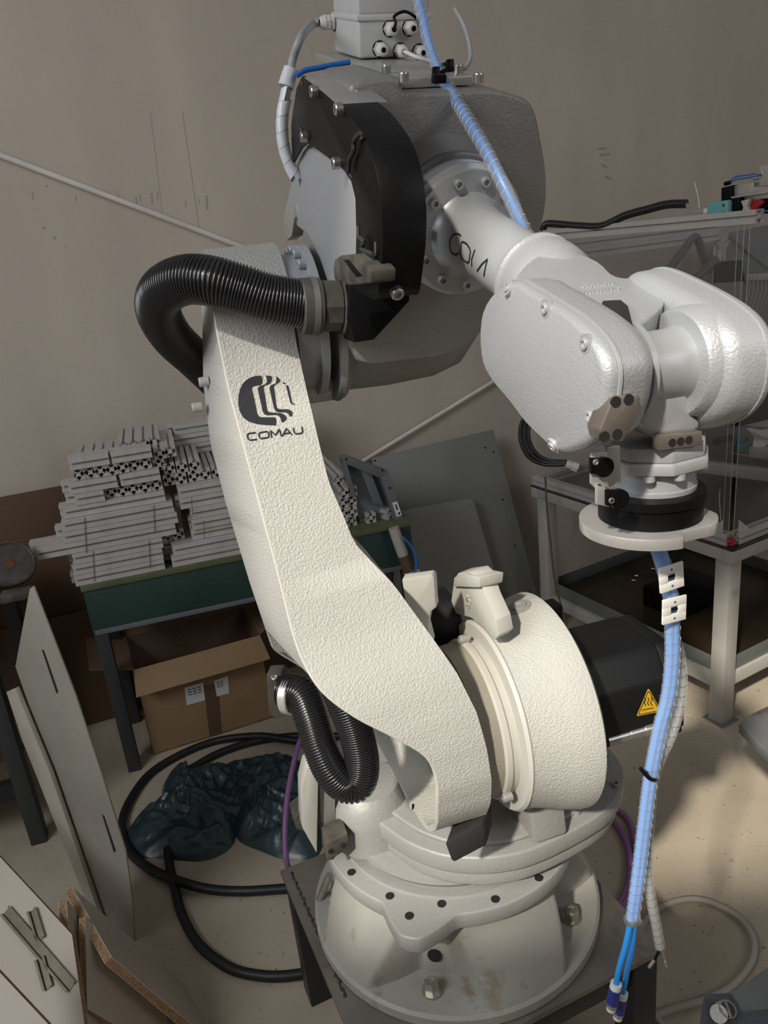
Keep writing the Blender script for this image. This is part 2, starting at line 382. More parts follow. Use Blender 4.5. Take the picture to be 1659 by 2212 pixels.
for s in (.06, .94): box('side_rail', pc[0]+e_r*wid*s+e_s*dep*.5-Z*.046, (e_r, e_s, Z), (.022, dep*.41, .031), 'frame', PT)
box('cross_rail', pc[0]+e_r*wid*.5+e_s*dep*.94-Z*.33, (e_r, e_s, Z), (wid*.40, .02, .02), 'frame', PT)
vs = []                                                       # weld bead beside the left edge
wb = [pc[0]+e_s*(.02+i*.006)+e_r*(.022+.0015*math.sin(i*1.3)) for i in range(62)]
tubeobj('weld_bead', wb, lambda i: .0028+.0014*math.sin(i*2.2), 'dust', PT, 6)
# ================================================================ ROBOT
RB = thing('industrial_robot_arm', 'large cream and silver industrial robot arm bolted to a steel plate', 'robot', V(0, 0, .4))
ZB = .4
# base casting: ring flange, four-lobed cone and collar
def ang_of(p): return math.degrees(math.atan2(p.y-O.y, p.x-O.x))
bpts = [pz(932, 2150, ZB+.03), pz(1262, 1992, ZB+.03), pz(712, 1925, ZB+.03)]
BA = ang_of(bpts[0]); BANG = [BA, ang_of(bpts[1]), ang_of(bpts[2]), BA+180]
base = lathe('base_casting', O+Z*ZB, Z, [(0, .312), (.004, .315), (.024, .315), (.030, .309), (.031, .20)], 'base', RB, 96)
def basecone():
    nth = 240; nz = 26; vs = []; fs = []
    for j in range(nz):
        t = j/(nz-1); z = ZB+.029+t*.19
        for i in range(nth):
            th = -180+360*i/nth; r = .309*(1-t)+.212*t+.008*math.sin(math.pi*t)
            d = min(abs((th-b+180) % 360-180) for b in BANG)
            w1 = 9*(1-t)+1*t; w2 = 25*(1-t)+9*t; k = min(1, max(0, (w2-d)/(w2-w1)))
            rp = .222-.020*t; r = r*(1-k)+min(r, rp)*k
            vs.append(O+Vector((math.cos(math.radians(th))*r, math.sin(math.radians(th))*r, z)))
    for j in range(nz-1):
        for i in range(nth): i2 = (i+1) % nth; fs.append([j*nth+i, j*nth+i2, (j+1)*nth+i2, (j+1)*nth+i])
    fs.append(list(range((nz-1)*nth, nz*nth)))
    mk('cone_skirt', vs, fs, 'base', base, sharp=50)
basecone()
for p in bpts:
    d = (p-O).xy.normalized().to_3d(); p = O+d*.262; p.z = ZB+.031
    bolt(p, Z, base, .0155, .026, 'hexzinc', 'hex_bolt', 'hex')
bpt = pz(1251, 1880, ZB+.03)
cyl('eye_pin', pz(690, 1942, ZB+.03), pz(712, 1890, ZB+.09), .008, 'steel', base)
thole(O+(bpts[0]-O).xy.normalized().to_3d()*.222+Z*(ZB+.075), (bpts[0]-O).xy.to_3d().normalized()+Z*.15, base, .014)
# collar with pointed ear
ZR = .637
def collar():
    ear = ang_of(pz(893, 2000, ZR)); out = []
    notch = [ang_of(pz(1085, 1930, ZR)), ang_of(pz(1145, 1905, ZR))]
    for i in range(180):
        th = -180+2*i; d = abs((th-ear+180) % 360-180)
        r = .272
        if d < 15: r = .272+.056*(1-max(0, d-3)/12)
        out.append(O+Vector((math.cos(math.radians(th))*r, math.sin(math.radians(th))*r, ZR-.036)))
    prism('collar_flange', out, Z*.036, 'turret', base, bevel=.004, bang=60, sharp=50)
collar()
lathe('raised_ring', O+Z*(ZR-.002), Z, [(0, .238), (.007, .236), (.008, .19)], 'turret', base, 72)
for x, y in ((759, 1884), (842, 1935), (954, 1952), (884, 1978), (1070, 1942), (1164, 1896), (715, 1850)):
    p = pz(x, y, ZR+.001); thole(p, Z, base, .0082)
# turret
turret = lathe('turret', O+Z*(ZR+.004), Z, [(0, .205), (.012, .205), (.014, .222), (.026, .222), (.03, .2)], 'turret', RB, 72)
lathe('bearing_ring', O+Z*(ZR+.003), Z, [(0, .214), (.009, .214), (.010, .20)], 'ringgrey', turret, 72)
ZT = .742
tp = [(778, 1748), (812, 1772), (868, 1812), (915, 1834), (965, 1848), (1040, 1853), (1110, 1845), (1165, 1828), (1225, 1800), (1290, 1763), (1325, 1732), (1344, 1698), (1346, 1660), (1322, 1622)]
TP = [pz(x, y, ZT) for x, y in tp]
a0, u0, _ = fr(TP[-1]); a1, u1, _ = fr(TP[0])
TP += [V(a0-.01, u0-.10, ZT), V(.22, -.10, ZT), V(.16, -.2, ZT), V(0, -.24, ZT), V(-.14, -.19, ZT), V(-.20, -.08, ZT), V(a1-.02, u1-.05, ZT)]
def smoothloop(P, n=4):
    out = []
    for i in range(len(P)):
        a, b, c, d = P[i-1], P[i], P[(i+1) % len(P)], P[(i+2) % len(P)]
        for j in range(n):
            t = j/n; out.append(.5*((2*b)+(c-a)*t+(2*a-5*b+4*c-d)*t*t+(3*b-a-3*c+d)*t**3))
    return out
TPs = smoothloop(TP)
cen = sum(TPs, Vector())/len(TPs)
prism('turret_plate', [cen+(p-cen)*1.0 for p in TPs], Vector((0, 0, -.040)), 'turret', turret, bevel=.005, bang=60, sharp=50)
prism('turret_plate_lower', [cen+(p-cen)*.955-Z*.039 for p in TPs], Vector((0, 0, -.034)), 'turret', turret, bevel=.004, bang=60, sharp=50)
prism('turret_step', [cen+(p-cen)*.86 for p in TPs], Vector((0, 0, .010)), 'turret', turret, bevel=.004, bang=60, sharp=50)
for x, y in ((1245, 1757), (1112, 1802), (1330, 1698), (1310, 1642), (1175, 1745)):
    bolt(pz(x, y, ZT), Z, turret, .0075, .009, 'turret')
# round motor housing at the back left of the turret
lathe('turret_housing', V(-.17, .01, .66), Z, [(0, .088), (.06, .088), (.10, .082), (.118, .065), (.125, .02), (.126, 0)], 'turret', turret, 48)
# bracket arm with two stop blocks at the left of the turret
def px_prism(name, pts, ext, m, parent, u=None, a=None, z=None, **k):
    f = (lambda x, y: pu(x, y, u)) if u is not None else (lambda x, y: pa(x, y, a)) if a is not None else (lambda x, y: pz(x, y, z))
    return prism(name, [f(x, y) for x, y in pts], ext, m, parent, **k)
px_prism('stop_bracket', [(652, 1700), (662, 1660), (684, 1645), (720, 1650), (760, 1680), (760, 1715), (722, 1690), (698, 1678), (688, 1692), (685, 1845), (654, 1790)], U*-.045, 'cream_smooth', turret, u=.06, bevel=.003)
px_prism('bracket_web', [(690, 1690), (724, 1700), (724, 1778), (694, 1800)], U*-.03, 'turret', turret, u=.045, bevel=.001)
px_prism('stop_block', [(706, 1822), (751, 1800), (752, 1834), (707, 1862)], U*-.05, 'ironblk', turret, u=.10, bevel=.002)
px_prism('stop_block', [(633, 1770), (660, 1748), (664, 1800), (640, 1790)], U*-.05, 'ironblk', turret, u=.03, bevel=.002)
for x, y in ((715, 1839), (742, 1827)): thole(pu(x, y, .101), U, turret, .0055)
# J2 axis: shoulder column, drum, hub
J2 = V(0, .19, .99)
shoulder = lathe('shoulder_drum', J2+A*.03, A, [(-.001, .146), (0, .163), (.004, .168), (.03, .171), (.075, .186), (.105, .195), (.118, .196), (.124, .188), (.128, .12), (.129, .02)], 'cream', RB, 96)
lathe('drum_lip', J2+A*.026, A, [(0, .158), (0, .166), (.006, .170), (.010, .168), (.010, .158)], 'cream_smooth', shoulder, 96)
lathe('drum_recess', J2+A*.020, A, [(0, .126), (.013, .126), (.013, .02)], 'dark', shoulder, 64)
prism('drum_foot', [V(.07, .0, ZT+.005), V(.07, .27, ZT+.005), V(.07, .25, .87), V(.07, .0, .92)], A*.07, 'turret', shoulder, bevel=.008)
prism('drum_foot', [V(.07, -.12, ZT+.005), V(.07, .08, ZT+.005), V(.07, .08, 1.02), V(.07, -.0, 1.02)], A*.10, 'turret', shoulder, bevel=.012)
# countersunk screw on the drum top
T = bvh([shoulder])
h = hit(T, 1122, 1311, .001)
if h:
    cyl('counterbore', h[0]-h[1]*.002, h[0]+h[1]*.0006, .022, 'turret', shoulder, seg=32)
    bolt(h[0], h[1], shoulder, .014, .004, 'turret')
# lug with embossed 5 and lifting ears
lug = px_prism('lifting_lug', [(944, 1340), (962, 1330), (972, 1322), (981, 1252), (990, 1238), (1024, 1234), (1036, 1246), (1050, 1290), (1072, 1340), (1078, 1372), (1068, 1382), (1045, 1356), (1018, 1334), (985, 1325), (960, 1332)], (A*.03+U*-.01), 'cream_smooth', shoulder, a=.026, bevel=.003)
prism('lug_cap', [pa(978, 1268, .018), pa(980, 1247, .018), pa(1004, 1239, .018), pa(1036, 1247, .018), pa(1034, 1270, .018)], A*.044, 'cream_smooth', shoulder, bevel=.003)
T = bvh([lug])
h = hit(T, 1011, 1299, .0005)
if h:
    cyl('number_boss', h[0]-h[1]*.001, h[0]+h[1]*.0015, .0125, 'cream_smooth', lug, seg=28)
strokes('embossed_five', bvh([lug, bpy.data.objects['number_boss']]) if 'number_boss' in bpy.data.objects else T, [[(1017, 1291), (1009, 1291), (1008, 1298), (1014, 1298), (1018, 1303), (1013, 1309), (1007, 1307)]], .0022, 'turret', lug)
# ring disc between hub and drum
lathe('joint_ring', J2-A*.036, A, [(0, .135), (.034, .138), (.034, .128)], 'sealed', shoulder, 96)
lathe('white_ring', J2-A*.002, A, [(0, .139), (.004, .142), (.012, .142), (.016, .138), (.03, .138)], 'cream_smooth', shoulder, 96)
for an in (100, -32):
    d = U*math.cos(math.radians(an))+Z*math.sin(math.radians(an)); bolt(J2+d*.147+A*.012, -A, shoulder, .008, .016, 'turret')
# motor behind the drum
def motor():
    # cross-section in the U-Z plane, extruded along A
    c = J2; sec = [(-.075, .085), (.045, .085), (.058, .074), (.066, .058), (.082, .040), (.086, .030), (.086, -.072), (.078, -.080), (-.075, -.080)]
    m1 = prism('shoulder_motor', [c+U*x+Z*z+A*.150 for x, z in sec], A*.190, 'blackmotor', shoulder, bevel=.003, bang=25)
    prism('motor_cap', [c+U*x*.985+Z*z*.985+A*.341 for x, z in sec], A*.028, 'blackmotor', m1, bevel=.003, bang=25)
    box('motor_plug', c+U*.06+Z*-.03+A*.37, (A, U, Z), (.012, .02, .05), 'blackmotor', m1)
    return m1
mot = motor()
cb = pu(1310, 1600, .27); ce = pu(1440, 1563, .27)
cyl('connector', cb, cb.lerp(ce, .38), .0115, 'steel', mot)
cyl('connector', cb.lerp(ce, .36), cb.lerp(ce, .62), .0125, 'steel', mot)
cyl('connector_nut', cb.lerp(ce, .60), cb.lerp(ce, .84), .0145, 'hexzinc', mot)
cyl('plug', cb.lerp(ce, .84), ce, .0115, 'black', mot)
box('plug_base', ce+A*.004, (A, U, Z), (.02, .012, .018), 'black', mot)
box('cable_clamp', pu(1185, 1325, .03), (A, U, Z), (.022, .02, .022), 'black', shoulder, bevel=.004)
lathe('rear_cover', V(-.03, .02, 1.10), A, [(0, .02), (0, .06), (.01, .066), (.06, .066), (.07, .05)], 'blackmotor', shoulder, 40)
# warning triangle
T = bvh([mot])
tri = [(1400, 1487), (1426, 1535), (1375, 1546)]
def ins(P, k):
    cx = sum(p[0] for p in P)/3; cy = sum(p[1] for p in P)/3; return [(cx+(x-cx)*k, cy+(y-cy)*k) for x, y in P]
def rnd(P, k):                                                # rounded triangle
    out = []
    for i in range(3):
        a, b, c = P[i-1], P[i], P[(i+1) % 3]
        q0 = (b[0]+(a[0]-b[0])*k, b[1]+(a[1]-b[1])*k); q1 = (b[0]+(c[0]-b[0])*k, b[1]+(c[1]-b[1])*k)
        for t in (0, .33, .67, 1): out.append(((1-t)**2*q0[0]+2*t*(1-t)*b[0]+t*t*q1[0], (1-t)**2*q0[1]+2*t*(1-t)*b[1]+t*t*q1[1]))
    return out
wl = poly_decal('warning_label', T, [rnd(ins(tri, 1.06), .1)], 'yellow', mot, .0008)
if wl: wl['label'] = 'yellow hot surface warning triangle'
k1 = rnd(ins(tri, .9), .08)
strokes('warning_border', T, [k1+[k1[0]]], .0016, 'logo', mot, .0014, 2)
strokes('heat_mark', T, [[(x, 1506+i*-.4), (x+3, 1511), (x-1, 1517), (x+3, 1523)] for i, x in enumerate((1391, 1398, 1405))]+[[(1386, 1533), (1411, 1528)]], .0016, 'logo', mot, .0016, 3)
# rubber stop under the hub
px_prism('rubber_stop', [(962, 1822), (1040, 1779), (1048, 1786), (1050, 1826), (982, 1862), (975, 1858)], A*.03-U*.04, 'rubber', turret, u=.33, bevel=.002)
# ---- lower arm (link): a hollow casting with an open left side around the hub
ZU = [(.830, .19), (.835, .23), (.845, .262), (.86, .284), (.89, .315), (.93, .338), (.99, .350), (1.06, .346), (1.105, .338), (1.155, .322), (1.19, .305), (1.25, .268), (1.34, .23), (1.44, .195), (1.54, .16), (1.61, .132), (1.71, .105), (1.76, .09), (1.79, .06), (1.81, .03), (1.818, 0)]
def uf(z): return float(np.interp(z, [a for a, b in ZU], [b for a, b in ZU]))
def onfront(x, y):
    u = .25
    for _ in range(30): p = pu(x, y, u); u = u*.5+.5*uf(p.z)
    a, u, z = fr(p); return a, z
LP = [(948, 1735), (950, 1690), (924, 1635), (887, 1613), (848, 1588), (801, 1566), (750, 1537), (703, 1498), (674, 1461), (652, 1415), (638, 1375), (610, 1260), (570, 1110), (530, 960), (500, 850), (470, 700), (455, 600)]
RP = [(1062, 1690), (1052, 1620), (1030, 1540), (985, 1450), (930, 1372), (850, 1262), (795, 1205), (765, 1172), (740, 1110), (710, 1040), (690, 960), (640, 740), (628, 650), (622, 600)]
LF = sorted((onfront(x, y)[::-1] for x, y in LP)); RF = sorted((onfront(x, y)[::-1] for x, y in RP))
print('LF', [(round(a, 3), round(b, 3)) for a, b in LF]); print('RF', [(round(a, 3), round(b, 3)) for a, b in RF])
def aL(z): return float(np.interp(z, [a for a, b in LF], [b for a, b in LF]))
def aR(z): return float(np.interp(z, [a for a, b in RF], [b for a, b in RF]))
UBK = [(.830, .19), (.835, .15), (.845, .118), (.86, .096), (.89, .065), (.93, .042), (.99, .030), (1.06, .036), (1.155, .065), (1.25, .10), (1.34, .085), (1.44, .05), (1.54, .01), (1.61, -.03), (1.71, -.085), (1.76, -.08), (1.79, -.055), (1.81, -.028), (1.818, -.002)]
def ub(z): return float(np.interp(z, [a for a, b in UBK], [b for a, b in UBK]))
ABK = [(.77, -.128), (.84, -.130), (.90, -.150), (.94, -.170), (1.0, -.20), (1.08, -.26), (1.15, -.318), (1.29, -.338), (1.42, -.352), (1.52, -.358), (1.61, -.350), (1.70, -.332), (1.80, -.318), (1.82, -.31)]
def aB(z): return float(np.interp(z, [a for a, b in ABK], [b for a, b in ABK]))
ZC = 1.195                                                    # the left wall ends here
def lower_arm():
    zs = sorted(set([.830, .832, .836, .842, .85, .86, .875]+[round(.89+.0155*i, 4) for i in range(57)]+[1.78, 1.79, 1.80, 1.81, 1.815, 1.818, ZC]))
    zs = [z for z in zs if z <= 1.818]; t = .015
    vs = []; fs = []; n = len(zs)
    for z in zs:
        l, r = aL(z), aR(z); vs += [V(l, uf(z), z), V(r, uf(z), z), V(r, ub(z), z), V(aB(z), ub(z), z)]
    for i in range(n-1):
        a, b = i*4, (i+1)*4
        fs += [[a, a+1, b+1, b], [a+1, a+2, b+2, b+1], [a+2, a+3, b+3, b+2]]
        if zs[i] >= ZC-1e-6: fs.append([a+3, a, b, b+3])
    # inner skin of the open part
    low = [i for i, z in enumerate(zs) if z <= ZC+1e-6]; off = len(vs); inz = []
    zb, zt = .845, ZC
    for i in low:
        z = zs[i]; s = (z-.99)
        zi = max(z, zb); l, r = aL(z), aR(z)-.03
        f_, b_ = uf(zi)-t, ub(zi)+t
        if z < zb: m_ = .19; f_, b_ = m_+(uf(zb)-t-m_)*(z-.83)/(zb-.83), m_+(ub(zb)+t-m_)*(z-.83)/(zb-.83)
        if f_ < b_: f_ = b_ = (f_+b_)/2
        vs += [V(l+.002, f_, zi), V(r, f_, zi), V(r, b_, zi), V(aB(z)+.002, b_, zi)]
    for k in range(len(low)-1):
        a, b = off+k*4, off+(k+1)*4; a0, b0_ = low[k]*4, low[k+1]*4
        fs += [[a, a+1, b+1, b], [a+1, a+2, b+2, b+1], [a+2, a+3, b+3, b+2], [a0, a, b, b0_], [a0+3, a+3, b+3, b0_+3]]
    k = off+(len(low)-1)*4; i = low[-1]*4
    fs.append([i, i+3, k+3, k])
    fs.append([(n-1)*4+j for j in range(4)])
    return mk('lower_arm', vs, fs, 'cream', RB, bevel=.005, seg=3, bang=42, sharp=48, recalc=True)
link2 = lower_arm()
# raised rounded edge along the left rim and the ear behind the hub
rimP = [V(aL(z)-.001, uf(z)-.004, z) for z in np.linspace(1.75, .90, 60)]
tubeobj('edge_bead', spline(rimP[::3], 4), .0035, 'cream_smooth', link2, 8)
for cx, cy in ((459, 822), (444, 877)):
    p = pu(cx, cy, ub(1.6)+.03); bolt(p+A*-.006, -A, link2, .008, .016, 'cream_smooth')
px_prism('rear_ear', [(868, 1252), (932, 1243), (938, 1248), (941, 1300), (943, 1312), (930, 1322), (925, 1350), (935, 1390), (915, 1400), (880, 1330)], -U*.02+A*.012, 'cream_smooth', link2, u=.20, bevel=.002)
# oval opening low on the left wall
ow = [(601, 1420), (604, 1408), (612, 1408), (636, 1428), (660, 1452), (640, 1452), (612, 1455), (603, 1445)]
T2 = bvh([link2])
poly_decal('side_opening', T2, [ow], 'ringgrey', link2, .0012)
# logo and wordmark
def c5(P): return [(280+x/2.676, 500+y/2.676) for x, y in P]
T2 = bvh([link2])
LG = [[(760, 833), (725, 836), (690, 848), (660, 872), (638, 910), (628, 955), (627, 1000), (636, 1040), (655, 1075), (685, 1098), (730, 1112), (790, 1119), (845, 1120), (846, 1085), (838, 1074), (760, 1075), (745, 1068), (735, 1050), (704, 912), (706, 900), (716, 893), (755, 886), (764, 876), (765, 855)],
      [(785, 832), (819, 836), (820, 858), (812, 874), (800, 884), (776, 892), (771, 902), (792, 1028), (798, 1040), (808, 1045), (880, 1052), (900, 1064), (906, 1080), (896, 1095), (879, 1106), (872, 1082), (862, 1066), (846, 1060), (790, 1062), (776, 1055), (768, 1040), (740, 912), (744, 900), (752, 894), (780, 885), (793, 872), (794, 856)],
      [(846, 836), (858, 845), (869, 860), (860, 872), (846, 882), (834, 890), (831, 900), (846, 1008), (852, 1022), (866, 1028), (915, 1028), (932, 1036), (940, 1048), (936, 1068), (926, 1070), (916, 1054), (900, 1045), (855, 1045), (842, 1038), (834, 1024), (808, 908), (812, 893), (824, 886), (844, 878), (848, 860)],
      [(886, 868), (901, 879), (886, 882)],
      [(903, 892), (912, 888), (917, 898), (936, 984), (942, 994), (955, 997), (954, 1001), (938, 1000), (928, 992)]]
lg = poly_decal('company_emblem', T2, [c5(P) for P in LG], 'logo', link2, .0012)
WM = [[(728, 1163), (692, 1167), (680, 1174), (680, 1184), (685, 1200), (694, 1207), (735, 1202)], [(752, 1163), (792, 1156), (800, 1162), (804, 1184), (798, 1191), (758, 1198), (750, 1192), (745, 1172), (752, 1163)],
      [(820, 1192), (812, 1150), (842, 1178), (864, 1143), (876, 1185)], [(882, 1184), (905, 1138), (936, 1176)], [(890, 1170), (928, 1164)],
      [(944, 1135), (950, 1162), (960, 1171), (990, 1167), (999, 1158), (994, 1128)]]
strokes('wordmark', T2, [c5(P) for P in WM], .0020, 'logo', link2, .0014, 4)
# ---- elbow
J3 = V(0, 0, 1.69)
lathe('elbow_joint_ring', J3-A*.207, A, [(0, .104), (.002, .108), (.035, .108), (.037, .104)], 'silver_smooth', RB, 72)
elb = lathe('elbow_housing', J3-A*.135, A, [(0, .06), (0, .118), (.02, .120), (.09, .122), (.17, .118), (.215, .105), (.245, .075), (.252, .02)], 'grey', RB, 96)
ring = lathe('elbow_flange', J3-A*.172, A, [(0, .108), (0, .121), (.012, .122), (.014, .11)], 'silver_smooth', elb, 72)
for an in range(20, 150, 17):
    d = U*math.cos(math.radians(an))+Z*math.sin(math.radians(an)); bolt(J3+d*.114-A*.172, -A, elb, .0075, .012, 'silver_smooth')
lathe('elbow_lip', J3-A*.145+Z*.008, A, [(0, .12), (0, .140), (.008, .144), (.016, .140), (.03, .12)], 'grey', elb, 80)
px_prism('elbow_block', [(652, 748), (690, 742), (712, 800), (706, 830), (650, 826)], -U*.05, 'rubber', elb, u=.03, bevel=.002)
cyl('elbow_stub', V(-.20, .0, 1.585), V(-.13, .0, 1.585), .030, 'alu', elb)
body = [(752, 212), (772, 178), (800, 170), (862, 168), (872, 196), (905, 199), (1058, 193), (1105, 203), (1142, 218), (1160, 250), (1170, 300), (1181, 370), (1181, 440), (1168, 500), (1146, 545), (1112, 600), (1060, 690), (1020, 740), (960, 770), (880, 780), (770, 780), (745, 640), (745, 400)]
BU = .185
PH = math.radians(16.5); Fd = (U*math.cos(PH)-Z*math.sin(PH)).normalized(); N2 = (U*math.sin(PH)+Z*math.cos(PH)).normalized()
def pf(x, y, d): return pl(x, y, V(0, d, 1.75), Fd)                # on the plane square to the forearm
prism('elbow_casting', smoothloop([pf(x, y, BU) for x, y in body], 3), -Fd*.17, 'grey', elb, bevel=.018, seg=4, bang=50, sharp=60)
# the top pad and mounting
FC = pa(1012, 506, 0)                                          # centre of the forearm flange face
lathe('forearm_boss', FC-Fd*.15, Fd, [(0, .125), (.06, .102), (.088, .093), (.095, .092), (.096, .084)], 'grey', elb, 72)
fa = lathe('forearm', FC-Fd*.04, Fd, [(0, .084), (.012, .085), (.014, .080), (.017, .080), (.019, .0835), (.026, .0835), (.029, .0775), (.040, .0775), (.0405, .052), (.046, .0465), (.060, .044), (.10, .0415), (.24, .0385), (.245, .03)], 'silver_smooth', RB, 96)
lathe('flange_groove', FC-Fd*.054, Fd, [(0, .0905), (.004, .091), (.010, .091), (.012, .0875)], 'ringgrey', fa, 72)
fx, fz = A, N2
for k in range(11):
    an = math.radians(8+k*360/11); d = fx*math.cos(an)+fz*math.sin(an); bolt(FC+d*.0655-Fd*.0005, Fd, fa, .0065, .008, 'silver_smooth')
TF = bvh([fa])
def c2(P): return [(560+x/2.514, 400+y/2.514) for x, y in P]
strokes('wordmark', TF, [c2(P) for P in ([(1097, 278), (1090, 268), (1078, 264), (1060, 267), (1048, 275), (1036, 302), (1037, 345), (1045, 365), (1060, 377), (1075, 378), (1084, 366)], [(1110, 308), (1100, 311), (1093, 372), (1098, 392), (1118, 410), (1134, 420), (1142, 412), (1149, 362), (1144, 342), (1130, 320), (1110, 308)], [(1174, 350), (1156, 400), (1156, 442)], [(1184, 466), (1212, 428), (1242, 402), (1230, 448), (1221, 494)])], .0022, 'logo', fa, .0008, 6)
# ---- wrist fork
PIV = V(0, .718, 1.677)
def Wp(a, s, n): return PIV+A*a+Fd*s+N2*n
def stadium(s0, s1, r0, r1, a, n=20, n0=0, n1=0):
    out = []
    for i in range(n+1): an = math.pi/2+math.pi*i/n; out.append(Wp(a, s0+r0*math.cos(an), n0+r0*math.sin(an)))
    for i in range(n+1): an = -math.pi/2+math.pi*i/n; out.append(Wp(a, s1+r1*math.cos(an), n1+r1*math.sin(an)))
    return out
def stad_loft(name, rows, m, parent, **k):
    """rows: (a, s0, s1, r0, r1, n0, n1)"""
    L = [stadium(s0, s1, r0, r1, a, 20, n0, n1) for a, s0, s1, r0, r1, n0, n1 in rows]; n = len(L[0]); vs = [p for r in L for p in r]
    fs = [list(range(n)), [(len(L)-1)*n+i for i in range(n)]]
    for j in range(len(L)-1): fs += [[j*n+i, j*n+(i+1) % n, (j+1)*n+(i+1) % n, (j+1)*n+i] for i in range(n)]
    return mk(name, vs, fs, m, parent, **k)
WR = lathe('wrist_casting', FC+Fd*.185, Fd, [(0, .030), (0, .047), (.003, .050), (.008, .0505), (.010, .048), (.03, .0500), (.05, .048), (.075, .038), (.085, .02)], 'silver', RB, 64)
def cov_loft(name, a0, px, rows, m, parent, **k):
    """outline given on plane a0; rows: (shift along A, scale about the outline's centre)"""
    P = smoothloop([pa(x, y, a0) for x, y in px], 3); c = sum(P, Vector())/len(P); n = len(P); vs = []
    for d, sc in rows: vs += [c+(p-c)*sc+A*d for p in P]
    fs = [list(range(n)), [(len(rows)-1)*n+i for i in range(n)]]
    for q in range(len(rows)-1): fs += [[q*n+i, q*n+(i+1) % n, (q+1)*n+(i+1) % n, (q+1)*n+i] for i in range(n)]
    return mk(name, vs, fs, m, parent, **k)
LCO = [(1099, 607), (1139, 627), (1180, 652), (1222, 679), (1262, 714), (1292, 755), (1307, 800), (1305, 850), (1296, 905), (1278, 949), (1240, 973), (1199, 979), (1167, 953), (1131, 917), (1095, 869), (1056, 822), (1036, 782), (1030, 726), (1036, 671), (1060, 632)]
lc = cov_loft('wrist_left_cover', -.103, LCO, [(0, .92), (.0015, .955), (.004, .985), (.008, 1.0), (.0105, 1.0), (.0105, .985)], 'silver', WR, sharp=50)
cov_loft('cover_rim', -.103, LCO, [(.0105, .95), (.0110, 1.015), (.0135, 1.02), (.0145, 1.0), (.0150, .97)], 'silver_smooth', lc, sharp=50)
la = cov_loft('wrist_left_arm', -.103, LCO, [(.0150, .96), (.0152, 1.0), (.034, .99), (.043, .955), (.049, .89), (.054, .80)], 'silver', WR, sharp=50)
for x, y in ((1098, 621), (1177, 667), (1263, 743), (1274, 900), (1194, 964), (1118, 894), (1054, 818), (1035, 690)):
    h = hit(bvh([lc]), x, y, -.001)
    if h:
        n = h[1]; cyl('screw_boss', h[0]-n*.002, h[0]+n*.0012, .0078, 'silver_smooth', lc, seg=20); bolt(h[0], n, lc, .0048, .0032, 'silver_smooth')
RCO = [(1413, 579), (1449, 581), (1516, 611), (1576, 643), (1620, 675), (1648, 712), (1659, 760), (1655, 825), (1636, 873), (1606, 903), (1564, 921), (1524, 925), (1485, 890), (1440, 820), (1400, 740), (1385, 660), (1392, 600)]
RAO = .052; Rc = Wp(.018, 0, 0)
ra = cov_loft('wrist_right_cover', RAO, RCO, [(.010, .90), (.008, .97), (.004, 1.0), (0, 1.0)], 'silver', WR, sharp=50)
def ra_loft():
    P = smoothloop([pa(x, y, RAO) for x, y in RCO], 3); c = sum(P, Vector())/len(P); n = len(P); vs = []; rows = [(0, .985, 0), (-.020, .975, 0), (-.0225, .965, 0), (-.028, .93, .05), (-.032, .86, .15), (-.034, .76, .30), (-.034, .64, .45)]
    for d, sc, bl in rows:
        cc = c+A*d; tgt = Wp(fr(cc)[0], -.004, 0)
        vs += [(cc.lerp(tgt, bl))+(p-c)*sc for p in P]
    fs = [list(range(n)), [(len(rows)-1)*n+i for i in range(n)]]
    for q in range(len(rows)-1): fs += [[q*n+i, q*n+(i+1) % n, (q+1)*n+(i+1) % n, (q+1)*n+i] for i in range(n)]
    mk('wrist_right_arm', vs, fs, 'silver', WR, sharp=50)
ra_loft()
# yoke joining the two arms
YP = Wp(0, -.1, .040)
ytop = smoothloop([pl(x, y, YP, N2) for x, y in ((1112, 612), (1135, 572), (1180, 545), (1240, 545), (1292, 565), (1322, 592), (1350, 600), (1385, 596), (1415, 590), (1440, 640), (1400, 690), (1350, 705), (1290, 670), (1230, 635), (1160, 615))], 3)
yoke = prism('wrist_yoke', ytop, -N2*.075, 'silver', WR, bevel=.010, seg=4, bang=50, sharp=60)
# raised casting numbers, upside down
def text3d(name, s, size, org, xd, yd, m, parent, depth=.0005):
    cu = bpy.data.curves.new(name, 'FONT'); cu.body = s; cu.size = size; cu.extrude = depth; cu.align_x = 'CENTER'; cu.resolution_u = 2
    o = bpy.data.objects.new(name, cu); COL.objects.link(o); dg = bpy.context.evaluated_depsgraph_get(); me = bpy.data.meshes.new_from_object(o.evaluated_get(dg))
    bpy.data.objects.remove(o); me.materials.clear(); me.materials.append(M[m])
    o = bpy.data.objects.new(name, me); COL.objects.link(o); x = Vector(xd).normalized(); z = x.cross(Vector(yd)).normalized(); y = z.cross(x)
    o.parent = parent; o.matrix_local = Matrix.Translation(Vector(org)-ROOT[parent.as_pointer()]) @ Matrix((x, y, z)).transposed().to_4x4(); return o
Ty = bvh([yoke])
for s, (x, y) in (('CM47784000', (1294, 627)), ('780302026', (1288, 614))):
    h = hit(Ty, x, y, 0)
    if h: text3d('cast_number', s, .0075, h[0]+h[1]*.0004, -A, -(h[1].cross(A)).normalized() if h[1].cross(A).dot(Fd) < 0 else (h[1].cross(A)).normalized(), 'silver_smooth', yoke, .0006)
prism('yoke_seal', [pl(x, y, YP, N2)-N2*.004 for x, y in ((1298, 660), (1340, 658), (1356, 672), (1366, 712), (1350, 716), (1322, 690))], N2*.009, 'rubber', WR, bevel=.002)
lathe('left_bearing', Wp(-.054, 0, 0), A, [(0, .047), (.006, .046), (.009, .041), (.013, .040)], 'silver_smooth', WR, 64)
